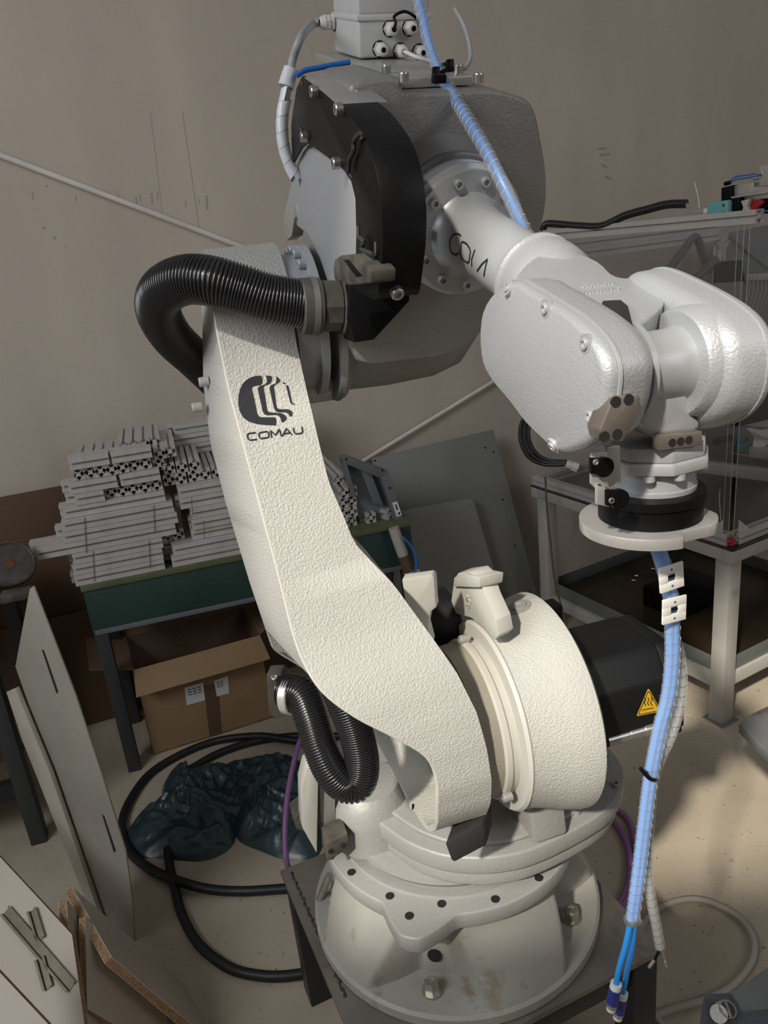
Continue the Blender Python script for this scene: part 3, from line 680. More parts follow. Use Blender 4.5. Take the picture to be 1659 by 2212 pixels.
lathe('right_boss', Wp(.008, 0, 0), A, [(0, .038), (0, .0445), (.002, .0465), (.02, .050)], 'silver', WR, 64)
lathe('right_bearing', Wp(.012, 0, 0), A, [(0, .034), (.003, .037), (.012, .037)], 'silver_smooth', WR, 64)
pad = px_prism('machined_pad', [(1325, 858), (1376, 848), (1386, 862), (1372, 915), (1345, 955), (1302, 951), (1297, 930)], -U*.020, 'tan', WR, u=.789, bevel=.0015)
Tp = bvh([pad])
for x, y in ((1330, 868), (1358, 863), (1305, 943), (1333, 938)):
    h = hit(Tp, x, y, 0)
    if h: thole(h[0], h[1], pad, .0042)
# ---- hand: pivot drum, neck and tool flange
def zt(y, u=.70, x=1400): return pu(x, y, u).z
hd = lathe('wrist_drum', Wp(-.042, 0, 0), A, [(0, .043), (.005, .043), (.006, .038), (.010, .033), (.02, .031), (.043, .031), (.056, .034), (.058, .034)], 'silver_smooth', RB, 64)
px_prism('wrist_neck', [(1390, 800), (1385, 880), (1392, 925), (1415, 948), (1500, 945), (1521, 915), (1500, 895), (1493, 870), (1490, 790)], -U*.06, 'silver_smooth', hd, u=.738, bevel=.006, sharp=40)
zA, zB, zC, zD, zE, zF = zt(945), zt(975), zt(1000), zt(1035), zt(1060), zt(1108)
def ngon(c, r, n, ph): return [c+(A*math.cos(2*math.pi*(i+ph)/n)+U*math.sin(2*math.pi*(i+ph)/n))*r for i in range(n)]
TCx = V(fr(pu(1412, 1000, .70))[0], .700, 0)
fl = prism('octagon_flange', ngon(TCx+Z*(zB+.0002), .047, 8, .35), Z*(zA-zB), 'silver_smooth', hd, bevel=.002)
fl2 = prism('octagon_plate', ngon(TCx+Z*(zC), .050, 8, .35), Z*(zB-zC), 'silver_smooth', hd, bevel=.002)
hf = bvh([fl])
px_prism('machined_strip', [(1424, 942), (1424, 974), (1518, 962), (1518, 931)], -U*.01, 'tan', fl, u=.749, bevel=.001)
for x, y in ((1452, 956), (1470, 953), (1488, 950)): thole(pu(x, y, .7492), U, fl, .0034)
lathe('flange_drum', TCx+Z*(zE-.002), Z, [(0, .0375), (.010, .0385), (.010, .037), (zC-zE+.002, .037)], 'silver_smooth', hd, 64)
for an in (-130, -95, -45, 20, 170):
    d = A*math.cos(math.radians(an))-U*math.sin(math.radians(an)); bolt(TCx+d*.042+Z*zC, -Z, hd, .0052, .006, 'silver_smooth')
TCx = V(fr(pu(1405, 1000, .70))[0], .700, 0)
blk = lathe('black_flange', TCx+Z*(zF-.002), Z, [(0, .0455), (.001, .047), (zE-zF-.003, .047), (zE-zF-.003, .0495), (zE-zF+.005, .049), (zE-zF+.006, .037)], 'black', hd, 72)
ap = []
for i in range(64):
    an = 2*math.pi*i/64; x, y = math.cos(an)*.062, math.sin(an)*.062
    y = min(y, .050) if x > -.0 else y
    x = min(x, .055)
    ap.append(TCx-A*.003+A*x+U*y+Z*(zF-.013))
prism('adapter_plate', ap, Z*.011, 'aluedge', hd, bevel=.0008, sharp=30)
# sensor brackets at the left of the flange
px_prism('sensor_bracket', [(1312, 965), (1340, 962), (1342, 1042), (1318, 1058), (1312, 1040)], -U*.006, 'alu', hd, u=.735, bevel=.0008)
px_prism('sensor_bracket', [(1278, 978), (1313, 976), (1313, 1048), (1306, 1058), (1298, 1045), (1290, 1048), (1288, 1056), (1277, 1045)], -U*.003, 'aluedge', hd, u=.741, bevel=.0004)
for (x, y), (x2, y2) in (((1300, 1007), (1286, 998)), ((1333, 1076), (1320, 1081))):
    c = pu(x, y, .742 if y < 1050 else .757); sn = cyl('sensor', c, c+U*.005, .0085, 'black', hd)
    px_prism('sensor_case', [(x2-9, y-17), (x+2, y-17), (x+2, y+17), (x2-9, y+17)], -U*.004, 'black', sn, u=.745 if y < 1050 else .760, bevel=.0005)
    bolt(pu(x2, y2, .746 if y < 1050 else .761), U, sn, .0026, .0016)
px_prism('sensor_bracket', [(1290, 1048), (1316, 1058), (1316, 1095), (1290, 1090)], -U*.004, 'alu', hd, u=.745, bevel=.0005)
# ---- black cable cover and light casting at the left of the elbow
cas = [(628, 392), (640, 350), (652, 325), (664, 309), (705, 338), (742, 368), (758, 390), (768, 430), (770, 500), (768, 560), (735, 580), (716, 640), (690, 560), (665, 510), (640, 490), (612, 500), (613, 460)]
prism('elbow_side_casting', [pa(x, y, -.150) for x, y in cas], A*.06, 'silver', elb, bevel=.006, seg=3, bang=50)
px_prism('cast_pad', [(614, 496), (620, 460), (632, 443), (636, 470), (630, 510), (618, 520)], A*.02, 'alu', elb, a=-.155, bevel=.001)
cov = [(652, 164), (668, 175), (700, 200), (728, 225), (752, 248), (772, 275), (790, 305), (806, 345), (818, 400), (826, 470), (826, 540), (821, 600), (815, 645), (790, 640), (754, 612), (768, 560), (769, 500), (767, 430), (758, 392), (742, 368), (705, 338), (664, 309), (650, 320), (632, 352), (629, 300), (632, 240), (640, 190)]
ca = -.160
cc = prism('cable_cover', [pa(x, y, ca) for x, y in cov], A*.0045, 'black', RB, bevel=.0012, bang=50)
out = [pa(x, y, ca) for x, y in cov[:12]]
inn = [p-(p-J3).normalized()*.004 for p in out]
def strip(name, P, ext, th, m, parent):
    Q = [p+(J3-p).normalized()*th for p in P]
    return prism(name, P+Q[::-1], ext, m, parent, bevel=.0006, bang=50)
sp = spline([pa(x, y, ca) for x, y in cov[:14]], 3)
band = strip('cover_band', sp[9:], A*.050, .004, 'black', cc)
strip('cover_top_plate', sp[1:10], A*.062, .003, 'alu', cc)
bx = px_prism('cover_end_box', [(760, 612), (812, 606), (884, 600), (885, 650), (808, 734), (765, 740), (754, 690), (753, 615)], -U*.06, 'black', cc, u=.215, bevel=.002)
px_prism('box_top', [(719, 575), (722, 560), (734, 552), (768, 549), (800, 585), (800, 612), (754, 617), (738, 608), (722, 606)], A*.03, 'dust', cc, a=-.178, bevel=.003)
px_prism('box_slot', [(742, 562), (752, 560), (782, 596), (770, 599)], A*.001, 'black', cc, a=-.1785)
thc = bvh([cc])
for x, y in ((685, 197), (739, 235), (663, 295), (733, 352)):
    bolt(pa(x, y, ca), -A, cc, .0072, .009)
for x, y in ((737, 184), (775, 211)):
    bolt(pa(x, y, ca+.045), N2, cc, .0072, .009)
h = hit(bvh([bx, band]), 855, 628, .0002)
if h: bolt(h[0], h[1], cc, .0078, .009)
for P in ([(647, 168), (654, 172), (655, 184), (648, 180)], [(644, 270), (653, 278), (655, 286), (645, 278)], [(773, 275), (783, 292), (786, 302), (778, 302)], [(750, 370), (760, 378), (763, 388), (756, 388)], [(770, 485), (776, 490), (776, 515), (771, 510)], [(809, 520), (814, 524), (814, 557), (809, 552)]):
    poly_decal('slot', thc, [P], 'greyplastic', cc, .0006)
tubeobj('cable_tie', spline([pa(x, y, ca-.006) for x, y in ((778, 287), (765, 305), (764, 325), (755, 345), (752, 372))], 5), .0028, 'rubber', cc, 8)
tubeobj('cable_tie', spline([pa(x, y, ca-.006) for x, y in ((774, 512), (785, 522), (782, 538), (806, 550))], 5), .0028, 'rubber', cc, 8)
for i in range(3): tubeobj('cable', spline([pa(643+4*i, 330-5*i, ca+.02+.006*i), pa(634+6*i, 280, ca+.02+.006*i), pa(640+6*i, 225, ca+.02+.006*i)], 6), .0035, 'black', cc, 8)
for q in ([(712, 160), (750, 157), (754, 178), (716, 183)], [(757, 152), (806, 153), (802, 180), (762, 182)]):
    prism('rear_connector', [pf(x, y, .06) for x, y in q], -Fd*.03, 'black', elb, bevel=.002)
# ---- fitting and corrugated conduits
f0, f1 = pu(648, 662, .165), pu(752, 660, .165)
fit = cyl('conduit_fitting', f0, f0.lerp(f1, .42), .0395, 'greyplastic', RB, seg=40, bev=.002)
cyl('clamp_band', f0.lerp(f1, .20), f0.lerp(f1, .32), .0408, 'ringgrey', fit, seg=40)
cyl('fitting_nut', f0.lerp(f1, .42), f0.lerp(f1, .82), .037, 'greyplastic', fit, seg=10, bev=.002)
cyl('fitting_flange', f0.lerp(f1, .82), f1, .0415, 'dust', fit, seg=40, bev=.002)
hp = [pu(680, 661, .165), pu(640, 655, .165), pu(580, 645, .165), pu(520, 625, .16), pu(455, 607, .15), pu(395, 606, .12), pu(350, 632, .07), pu(343, 675, .01), pu(372, 728, -.06), pu(420, 775, -.13), pu(470, 825, -.2)]
corrugated('upper_conduit', hp, .0345, 'hose', RB, .0046, 28, .09)
br = px_prism('conduit_bracket', [(575, 1458), (606, 1456), (622, 1474), (622, 1545), (596, 1554), (581, 1540)], -U*.03+A*.012, 'greyplastic', RB, u=.13, bevel=.002)
bolt(pu(593, 1464, .132), Z+U*.3, br, .006, .003)
cyl('conduit_flange', pu(618, 1500, .14), pu(636, 1502, .15), .033, 'aluedge', br, seg=36, bev=.002)
lp = [pu(612, 1490, .135), pu(650, 1500, .16), pu(672, 1550, .19), pu(692, 1615, .22), pu(715, 1665, .24), pu(745, 1695, .25), pu(775, 1690, .255), pu(782, 1645, .25), pu(768, 1580, .24), pu(745, 1520, .23), pu(715, 1450, .21)]
corrugated('lower_conduit', lp, .0285, 'hose', RB, .0042, 28, .09)
# ---- plate and junction box on top of the elbow
P0 = pf(862, 192, .15); NP = N2
def pn_(x, y, o=0): return pl(x, y, P0+NP*o, NP)                # on the tilted mounting plane
P1 = pn_(1055, 193); wX = (P1-P0).dot(A)
mp = prism('mounting_plate', [P0, P0+A*wX, P0+A*wX-Fd*.46, P0-Fd*.46], NP*.011, 'alu', RB, bevel=.0008)
prism('plate_bracket', [P0+A*wX*.2-Fd*.15-NP*.001, P0+A*wX*.8-Fd*.15-NP*.001, P0+A*wX*.8-Fd*.30-NP*.001, P0+A*wX*.2-Fd*.30-NP*.001], -NP*.04+Fd*.02, 'black', mp)
prism('plate_spacer', [P0+A*wX*.22-Fd*.008-NP*.012, P0+A*wX*.78-Fd*.008-NP*.012, P0+A*wX*.78-Fd*.15-NP*.012, P0+A*wX*.22-Fd*.15-NP*.012], NP*.0118, 'black', mp)
for x, y in ((835, 152), (872, 170), (990, 152), (1033, 172)):
    bolt(pn_(x, y+7, .011), NP, mp, .0065, .011)
C0, C1 = pn_(776, 127, .013), pn_(972, 131, .013); bx_ = A.copy(); by = -Fd; wB = (C1-C0).dot(A); Zb = NP
dB = .15
JB = prism('junction_box', [C0, C0+A*wB, C0+A*wB+by*dB, C0+by*dB], NP*.060, 'boxgrey', RB, bevel=.004, seg=3)
jr = prism('box_rim', [C0-A*.003-by*.003+NP*.050, C0+A*(wB+.003)-by*.003+NP*.050, C0+A*(wB+.003)+by*(dB+.003)+NP*.050, C0-A*.003+by*(dB+.003)+NP*.050], NP*.008, 'boxgrey', JB, bevel=.002)
prism('box_lid', [C0+NP*.058, C0+A*wB+NP*.058, C0+A*wB+by*dB+NP*.058, C0+by*dB+NP*.058], NP*.05, 'boxgrey', JB, bevel=.004, seg=3)
nb = -by
def gland(p, n, s=1.0):
    g = cyl('cable_gland', p, p+n*.005*s, .0135*s, 'gland', JB, seg=6)
    lathe('seal', p-n*.0002, n, [(0, .0145*s), (.001, .0145*s)], 'black', g, 24)
    lathe('gland_thread', p+n*.005*s, n, [(0, .009*s), (.004*s, .009*s)], 'gland', g, 20)
    lathe('gland_body', p+n*.009*s, n, [(0, .0122*s), (.008*s, .0122*s)], 'gland', g, 6)
    lathe('gland_cap', p+n*.017*s, n, [(0, .0118*s), (.004*s, .0112*s), (.009*s, .0085*s), (.010*s, .005*s), (.009*s, .0045*s)], 'gland', g, 24)
    lathe('gland_core', p+n*.0262*s, n, [(0, .0046*s), (.0006, .0046*s), (.0006, .002*s)], 'black', g, 20)
    return p+n*.027*s
ends = []
for x, y in ((842, 62), (884, 60), (820, 106), (864, 110), (905, 112)):
    p = pl(x, y, C0, nb); ends.append(gland(p, nb, .82))
pg = pl(722, 48, C0, bx_); gl = gland(pg, -bx_, .95)
# ================================================================ cables on the robot (each its own thing)
def cable(name, pts, r, m, label, cat='cable', group=None, seg=10, n=8):
    o = tubeobj(name, spline(pts, n), r, m, None, seg); tag(o, label, cat, group); return o
wc = thing('sleeved_cable', 'grey cable with white spiral sleeve looping down left of the elbow', 'cable', pu(640, 390, .0))
cp = [gl-bx_*.0, gl-bx_*.012-Z*.002, pu(652, 78, .0), pu(632, 130, .0), pu(622, 190, .0), pu(610, 250, .0), pu(612, 310, .0), pu(625, 355, .0), pu(642, 390, .0)]
cs = spline(cp, 10); tubeobj('cable_core', cs, .0062, 'cablegrey', wc, 12)
helix('spiral_sleeve', spline(cp[4:], 14), .0092, .021, 'cablewhite', wc, .97)
cyl('sleeve_cuff', pu(628, 148, .0), pu(618, 188, .0), .0105, 'cablewhite', wc, r2=.0125)
cable('blue_cable', [pu(756, 134, .02), pu(720, 140, .02), pu(690, 146, .02), pu(660, 152, .02), pu(640, 164, .02)], .0038, 'blue', 'thin dark blue cable running left under the grey junction box', 'cable')
cable('grey_cable', [pu(982, 18, -.02), pu(1000, 50, -.01), pu(1013, 90, .01), pu(1016, 125, .03), pu(1005, 147, .05), pu(990, 145, .06)], .0034, 'cablegrey', 'thin grey cable hanging down the right side of the junction box', 'cable')
cable('black_wire_loop', [ends[0], ends[0]+nb*.01+Z*.01, pl(852, 35, C0+nb*.05, nb), pl(875, 25, C0+nb*.055, nb), pl(900, 40, C0+nb*.05, nb), pl(906, 60, C0+nb*.03, nb)], .0022, 'black', 'thin black wire loop above the cable glands of the grey box', 'wire', n=6)
cable('white_wire', [ends[3], ends[3]+nb*.01, pl(905, 125, C0+nb*.05, nb), pl(940, 136, C0+nb*.055, nb)], .0030, 'cablewhite', 'short white cable from the bottom middle gland to the blue hose bundle', 'wire', n=6)
# upper part of the wrapped hose bundle
HB = thing('hose_bundle', 'blue hose bundle in clear spiral wrap lying over the robot elbow', 'hose', pu(1050, 320, .28))
hpath = [(896, -60, .20), (905, 0, .20), (916, 45, .21), (928, 95, .22), (948, 150, .23), (985, 215, .25), (1020, 275, .31), (1052, 330, .345), (1080, 385, .37), (1106, 440, .385), (1132, 495, .39), (1152, 535, .38)]
hs = spline([pu(x, y, u) for x, y, u in hpath], 12)
for sx in (-1, 1):
    Fr = frames(hs); tubeobj('hose', [p+(f[0]*sx)*.0036 for p, f in zip(hs, Fr)], .0040, 'bundle', HB, 10)
helix('spiral_wrap', hs, .0082, .0125, 'film', HB, .99); helix('wrap_edge', hs, .0085, .0125, 'cablewhite', HB, .05)
tubeobj('cable_tie', spline([pu(938, 150, .235), pu(945, 160, .25), pu(962, 152, .25), pu(972, 142, .235), pu(958, 140, .215), pu(938, 150, .235)], 5), .0028, 'black', HB, 8)
box('tie_head', pu(942, 158, .252), (A, U, Z), (.0045, .004, .007), 'black', HB, bevel=.001)
box('tie_head', pu(972, 142, .245), (A, U, Z), (.0045, .004, .007), 'black', HB, bevel=.001)
box('tie_base', pn_(948, 170, .016), (A, Fd, N2), (.008, .006, .005), 'black', HB, bevel=.001)
# the part hanging below the tool flange
HH = thing('hanging_hose_bundle', 'long blue hose bundle hanging below the tool flange', 'hose', pu(1330, 2190, .70))
UH = .70
p_ = [(1404, 1128), (1412, 1160), (1428, 1205), (1441, 1255), (1450, 1300), (1452, 1350), (1452, 1420), (1444, 1500), (1424, 1580), (1405, 1680), (1392, 1780), (1380, 1880), (1366, 1985)]
hs = spline([pu(x, y, UH) for x, y in p_], 12); Fr = frames(hs)
ah = V(.0042, 0, 0)-O
for sx in (-1, 1): tubeobj('hose', [p+A*sx*.0034 for p in hs], .0037, 'bundle', HH, 10)
helix('spiral_wrap', hs, .0076, .0125, 'film', HH, .99); helix('wrap_edge', hs, .0079, .0125, 'cablewhite', HH, .05)
for q in (((1362, 1990), (1352, 2040), (1338, 2090), (1330, 2130)), ((1370, 1990), (1366, 2040), (1354, 2100), (1344, 2150))):
    sx = 0 if q[0][0] < 1365 else .008
    P = [pu(x, y, UH-sx) for x, y in q]; tubeobj('hose_end', spline(P, 8), .0034, 'bluelit', HH, 12)
    d = (P[-1]-P[-2]).normalized(); e = P[-1]
    cyl('connector_collar', e-d*.004, e+d*.003, .0066, 'white', HH, seg=20); cyl('push_connector', e+d*.003, e+d*.026, .0070, 'navy', HH, seg=20, bev=.001)
    cyl('connector_collar', e+d*.026, e+d*.031, .0062, 'steel', HH, seg=20); cyl('connector_tip', e+d*.031, e+d*.036, .0055, 'white', HH, seg=20)
    cyl('connector_mouth', e+d*.0361, e+d*.0365, .0028, 'dark', HH, seg=14)
cyl('steel_tie', pu(1362, 1984, UH), pu(1364, 1990, UH), .0080, 'steel', HH, seg=20); box('tie_head', pu(1378, 1990, UH), (A, U, Z), (.004, .004, .003), 'steel', HH, bevel=.001)
tubeobj('cable_tie', spline([pu(1390, 1668, UH+.012), pu(1404, 1682, UH+.014), pu(1418, 1684, UH), pu(1408, 1672, UH-.012), pu(1390, 1668, UH+.012)], 5), .0022, 'black', HH, 8)
tubeobj('tie_tail', [pu(1394, 1673, UH+.012), pu(1384, 1660, UH+.014)], .0022, 'black', HH, 6)
CW = thing('clear_wrapped_cable', 'thin cable in clear spiral wrap hanging beside the blue hose bundle', 'cable', pu(1425, 2060, UH-.02))
p_ = [(1456, 1375), (1468, 1420), (1473, 1470), (1467, 1530), (1448, 1590), (1425, 1640), (1411, 1690), (1404, 1760), (1399, 1830), (1400, 1890), (1408, 1950), (1418, 2000), (1426, 2046)]
hs = spline([pu(x, y, UH-.022) for x, y in p_], 12); tubeobj('cable_core', hs, .0042, 'backgrey', CW, 10); helix('spiral_wrap', hs, .0062, .0125, 'film2', CW, .92)
for q, m in ((((1426, 2046), (1416, 2070), (1402, 2090)), 'black'), (((1426, 2046), (1434, 2065), (1440, 2088)), 'steel')):
    P = [pu(x, y, UH-.022) for x, y in q]; tubeobj('wire_end', P, .0016, m, CW, 8); cyl('ferrule', P[-1]-(P[-1]-P[-2]).normalized()*.012, P[-1], .0020, 'steel', CW, seg=10)
for i, (x, y, lb) in enumerate(((1450, 1247, 'white square cable tie mount strapped to the blue hoses, the upper one'), (1456, 1317, 'white square cable tie mount strapped to the blue hoses, the lower one'))):
    c = pu(x, y, UH+.013); t = thing('tie_mount', lb, 'cable mount', c, 'tie mounts on the hanging hoses'); ang = math.radians(5 if i == 0 else 0)
    X = (A*math.cos(ang)+Z*math.sin(ang)); Y = (Z*math.cos(ang)-A*math.sin(ang)); hw = .0132
    out_ = [c+X*a*hw+Y*b*hw for a, b in ((-1, -1), (1, -1), (1, 1), (-1, 1))]; h2 = .0042
    for sx, sy, wx, wy in ((0, (1+h2/hw)/2, 1, (1-h2/hw)/2), (0, -(1+h2/hw)/2, 1, (1-h2/hw)/2), ((1+h2/hw)/2, 0, (1-h2/hw)/2, h2/hw), (-(1+h2/hw)/2, 0, (1-h2/hw)/2, h2/hw)):
        box('mount_plate', c+X*sx*hw+Y*sy*hw, (X, Y, U), (wx*hw, wy*hw, .0012), 'white', t, bevel=.0003)
    cyl('tie_bar', c-X*h2-U*.001, c+X*h2-U*.001, .0015, 'black', t, seg=10)
    box('saddle', c-U*.004, (X, Y, U), (h2, .0018, .0015), 'white', t, bevel=.0003)
    for sy in (-1, 1): cyl('screw_hole', c+Y*sy*hw*.66+U*.0011, c+Y*sy*hw*.66+U*.0014, .0013, 'ringgrey', t, seg=12)
# ================================================================ BACKGROUND, LEFT: bench with profiles
GT = .79
g0, g1 = -.815, .40
BN = thing('green_workbench', 'dark green steel workbench loaded with aluminium profiles against the wall', 'workbench', V(-.2, -1.65, 0))
box('bench_top', V((g0+g1)/2, -1.57, GT-.012), (A, U, Z), ((g1-g0)/2, .205, .012), 'greentop', BN)
box('front_apron', V((g0+g1)/2, -1.385, GT-.024-.085), (A, U, Z), ((g1-g0)/2-.004, .012, .085), 'green', BN)
box('side_apron', V(g0+.012, -1.57, GT-.024-.085), (A, U, Z), (.010, .175, .085), 'green', BN)
box('side_apron', V(g1-.012, -1.57, GT-.024-.085), (A, U, Z), (.010, .175, .085), 'green', BN)
box('lower_lip', V((g0+g1)/2, -1.378, GT-.024-.165), (A, U, Z), ((g1-g0)/2-.01, .006, .010), 'greycab', BN)
for a in (g0+.028, g1-.028):
    for u in (-1.40, -1.74): box('leg', V(a, u, (GT-.03)/2), (A, U, Z), (.023, .022, (GT-.03)/2), 'benchleg', BN)
for x, y in ((404, 1235), (505, 1210)):
    h = pu(x, y, -1.373); bolt(h, U, BN, .006, .004, 'rust', 'screw')
# aluminium profile with T-slots; unit length along X, 40 mm square
def prof_mesh():
    q = [(20, 4), (15.5, 4), (15.5, 9.5), (12.5, 9.5), (7, 4.2)]; side = q+[(x, -y) for x, y in q[::-1]]
    pts = []
    for k in range(4):
        c, s = round(math.cos(math.pi/2*k)), round(math.sin(math.pi/2*k))
        pts.append((c*20-s*20, s*20+c*20)) ; pts += [(c*x-s*y, s*x+c*y) for x, y in side]
    # order: corner (20,20) then down the +x side; rotate clockwise
    out = []
    for k in range(4):
        c, s = round(math.cos(-math.pi/2*k)), round(math.sin(-math.pi/2*k))
        out.append((c*20-s*20, s*20+c*20)); out += [(c*x-s*y, s*x+c*y) for x, y in side]
    bm = bmesh.new(); R = []
    for x in (0, 1): R.append([bm.verts.new((x, p[0]*.00097, p[1]*.00097)) for p in out])
    n = len(out)
    for i in range(n): bm.faces.new([R[0][i], R[0][(i+1) % n], R[1][(i+1) % n], R[1][i]])
    bm.faces.new(R[0][::-1]); bm.faces.new(R[1])
    bmesh.ops.recalc_face_normals(bm, faces=bm.faces); me = bpy.data.meshes.new('aluminium_profile'); bm.to_mesh(me); bm.free(); me.materials.append(M['profile']); return me
PM = prof_mesh()
def profile(p, d, L, label, group, roll=0):
    o = bpy.data.objects.new('aluminium_profile', PM); COL.objects.link(o)
    d = Vector(d).normalized(); y = Z.cross(d).normalized(); z = d.cross(y); R = Matrix((d, y, z)).transposed().to_4x4()
    o.matrix_world = Matrix.Translation(p) @ R @ Matrix.Diagonal((L, 1, 1, 1))
    o['label'] = label; o['category'] = 'metal profile'; o['group'] = group; ROOT[o.as_pointer()] = Vector(p); return o
def lay_z(k): return GT+.0205+.0402*k
def ax_at(x, y, u): a, _, z = fr(pu(x, y, u)); return a
ROWN = ['lowest', 'second', 'third', 'fourth', 'fifth', 'sixth', 'seventh', 'eighth', 'ninth', 'tenth', 'eleventh', 'twelfth']
def long_row(k, x0, x1, y, lab, grp, us=(-1.385, -1.427, -1.469), u0=0):
    for i, u in enumerate(us):
        u = u+u0; a0, a1 = ax_at(x0, y, us[0]+u0), ax_at(x1, y, us[0]+u0); j = random.uniform(-.012, .012)
        profile(V(a0+j-.012*i, u, lay_z(k)), A, a1-a0, lab+', '+ROWN[int(k)]+' layer, '+('front one', 'one behind the front one', 'third one back')[i], grp)
def end_row(k, xs, y, lab, grp, u=-1.39, L=.42):
    for i, x in enumerate(xs):
        wd = '' if len(xs) == 1 else ', '+('leftmost' if i == 0 else 'rightmost' if i == len(xs)-1 else ROWN[i]+' from the left')
        if lab in SEEN_L: wd += ', '+ROWN[int(k)]+' layer'
        SEEN_L2.add(lab); profile(V(ax_at(x, y, u), u-random.uniform(0, .02), lay_z(k)), -U, L, lab+wd, grp)
    SEEN_L.add(lab)
SEEN_L = set(); SEEN_L2 = set()
G = 'profiles lying lengthwise in the left stack'; G2 = 'profiles in the left stack seen end-on'
for k, y in ((0, 1250), (1, 1226), (2, 1203)): long_row(k, 165, 365, y, 'short profile in the bottom left block', 'profiles in the bottom block')
long_row(3, 78, 388, 1178, 'profile jutting out past the bench end', 'profiles sticking out at the left')
long_row(4, 137, 392, 1155, 'wire-tied profile amid the left stack', 'wire-tied profiles in the middle')
long_row(5, 139, 386, 1130, 'wire-tied profile amid the left stack', 'wire-tied profiles in the middle')
long_row(6, 136, 362, 1102, 'wire-tied profile amid the left stack', 'wire-tied profiles in the middle', us=(-1.40, -1.442))
long_row(7, 157, 222, 1085, 'stub below the left end-on row', 'short stubs of profile', us=(-1.395, -1.437))
end_row(7, (243, 268, 292, 318, 344), 1078, 'end-on profile in the lower end-on row of the left stack', 'lower end-on row of profiles')
long_row(8, 148, 255, 1068, 'short profile left over the lower end-on row', 'short profiles between the end-on rows', us=(-1.395, -1.437))
long_row(8, 262, 350, 1052, 'short profile right over the lower end-on row', 'short profiles between the end-on rows, right', us=(-1.395, -1.437))
end_row(9, (172, 199, 222, 247, 271, 297, 322), 1040, 'end-on profile in the upper end-on row of the left stack', 'upper end-on row of profiles')
long_row(10, 158, 246, 1020, 'light left piece on top of the left stack', 'top short profiles left', us=(-1.40, -1.442))
long_row(10, 245, 334, 1004, 'light right piece on top of the left stack', 'top short profiles right', us=(-1.40, -1.442))
# the taller back block seen over it
for k, y, xs in ((11, 975, (270, 292, 315, 338)), (10, 990, (347, 370)), (9, 1012, (345,))):
    end_row(k-.9 if k == 11 else k-.5, xs, y, 'dark end-on profile at the top back of the left stack' if k == 11 else 'end-on profile right of the top short profiles', 'top back end-on profiles' if k == 11 else 'end-on profiles beside the top pieces', u=-1.50 if k == 11 else -1.41, L=.30)
# right stack, mostly behind the robot
for k, y in ((0, 1215), (1, 1190)): long_row(k, 375, 640, y, 'profile in the bottom bundle of the right stack', 'bottom bundle of the right stack', us=(-1.385, -1.427, -1.469))
end_row(2, (365, 390), 1175, 'end-on profile in the dark gap low between the two stacks', 'end-on profiles in the low gap', u=-1.42)
for k, y in ((3, 1150), (4, 1128)): long_row(k, 415, 640, y, 'wire-tied profile in the right middle bundle', 'middle bundle of the right stack', us=(-1.39, -1.432))
for k, y in ((2, 1172),): long_row(k, 420, 640, y, 'wire-tied profile in the right middle bundle', 'middle bundle of the right stack', us=(-1.40, -1.442))
for k, y in ((5, 1105), (6, 1083)): long_row(k, 390, 640, y, 'wire-tied profile in the right upper bundle', 'upper bundle of the right stack', us=(-1.40, -1.442))
end_row(7, (368, 394), 1052, 'end-on profile left of the upper right bundle', 'end-on profiles left of the upper right bundle', u=-1.41)
end_row(8, (370, 398), 1035, 'end-on profile left of the upper right bundle', 'end-on profiles left of the upper right bundle', u=-1.42)
end_row(7, (422, 447, 474), 1044, 'end-on profile standing on the upper right bundle', 'end-on profiles on the upper right bundle', u=-1.41)
end_row(8, (424,), 1022, 'single bright end-on profile topmost beside the robot arm', 'single end-on profile', u=-1.41)
for k in (8, 9, 10): long_row(k, 372+8*k-64, 640, 1000, 'profile at the back of the right stack', 'back profiles of the right stack', us=(-1.70, -1.742))
for k in range(7, 8): long_row(k, 480, 640, 1000, 'profile at the back of the right stack', 'back profiles of the right stack', us=(-1.66,))
# stack right of the arm
for k in range(4): end_row(k, (742, 762), 1130-22*k, 'end-on profile in the small pile right of the robot link', 'small pile right of the link', u=-1.41)
end_row(4, (735,), 1060, 'topmost end-on profile right of the robot link', 'topmost of the small pile', u=-1.45)
end_row(0, (805,), 1125, 'lone end-on profile at the right end of the bench top', 'lone profile at the bench end', u=-1.40, L=.30)
profile(V(ax_at(845, 1118, -1.42), -1.42, lay_z(0)), -U-A*.45, .38, 'profile lying askew at the right end of the bench top', 'askew profile at the bench end')
# binding wires
def binding(x, y0, y1, lab):
    P = [pu(x, y0, -1.362), pu(x+(y1-y0)*.05, y1, -1.362)]; tag(cyl('binding_wire', P[0], P[1], .0009, 'dark', seg=6), lab, 'wire')
binding(183, 1118, 1195, 'left binding wire round the middle profiles of the left stack')
binding(332, 1092, 1150, 'right binding wire round the middle profiles of the left stack')
binding(201, 1190, 1256, 'left binding wire round the bottom block of profiles')
binding(322, 1168, 1228, 'right binding wire round the bottom block of profiles')
binding(414, 1075, 1118, 'binding wire round the upper bundle beside the robot link')
binding(440, 1125, 1165, 'binding wire round the middle bundle beside the robot link')
# ---------------- brown boards leaning on the wall
def lean(name, x0, x1, z0, z1, off0, off1, t, m, label, cat):
    P = [V(x0, uw(x0)+off0, z0), V(x1, uw(x1)+off0, z0), V(x1, uw(x1)+off1, z1), V(x0, uw(x0)+off1, z1)]
    return tag(prism(name, P, U*-t, m, bevel=.001), label, cat)
lean('hardboard_sheet', -1.75, .15, .45, 1.02, .075, .03, .006, 'hardboard', 'large brown hardboard sheet leaning on the wall behind the green bench', 'board')
lean('hardboard_sheet', -1.75, .15, 0, .50, .13, .085, .006, 'hardboard', 'lower brown hardboard sheet standing on the floor in front of the larger one', 'board')
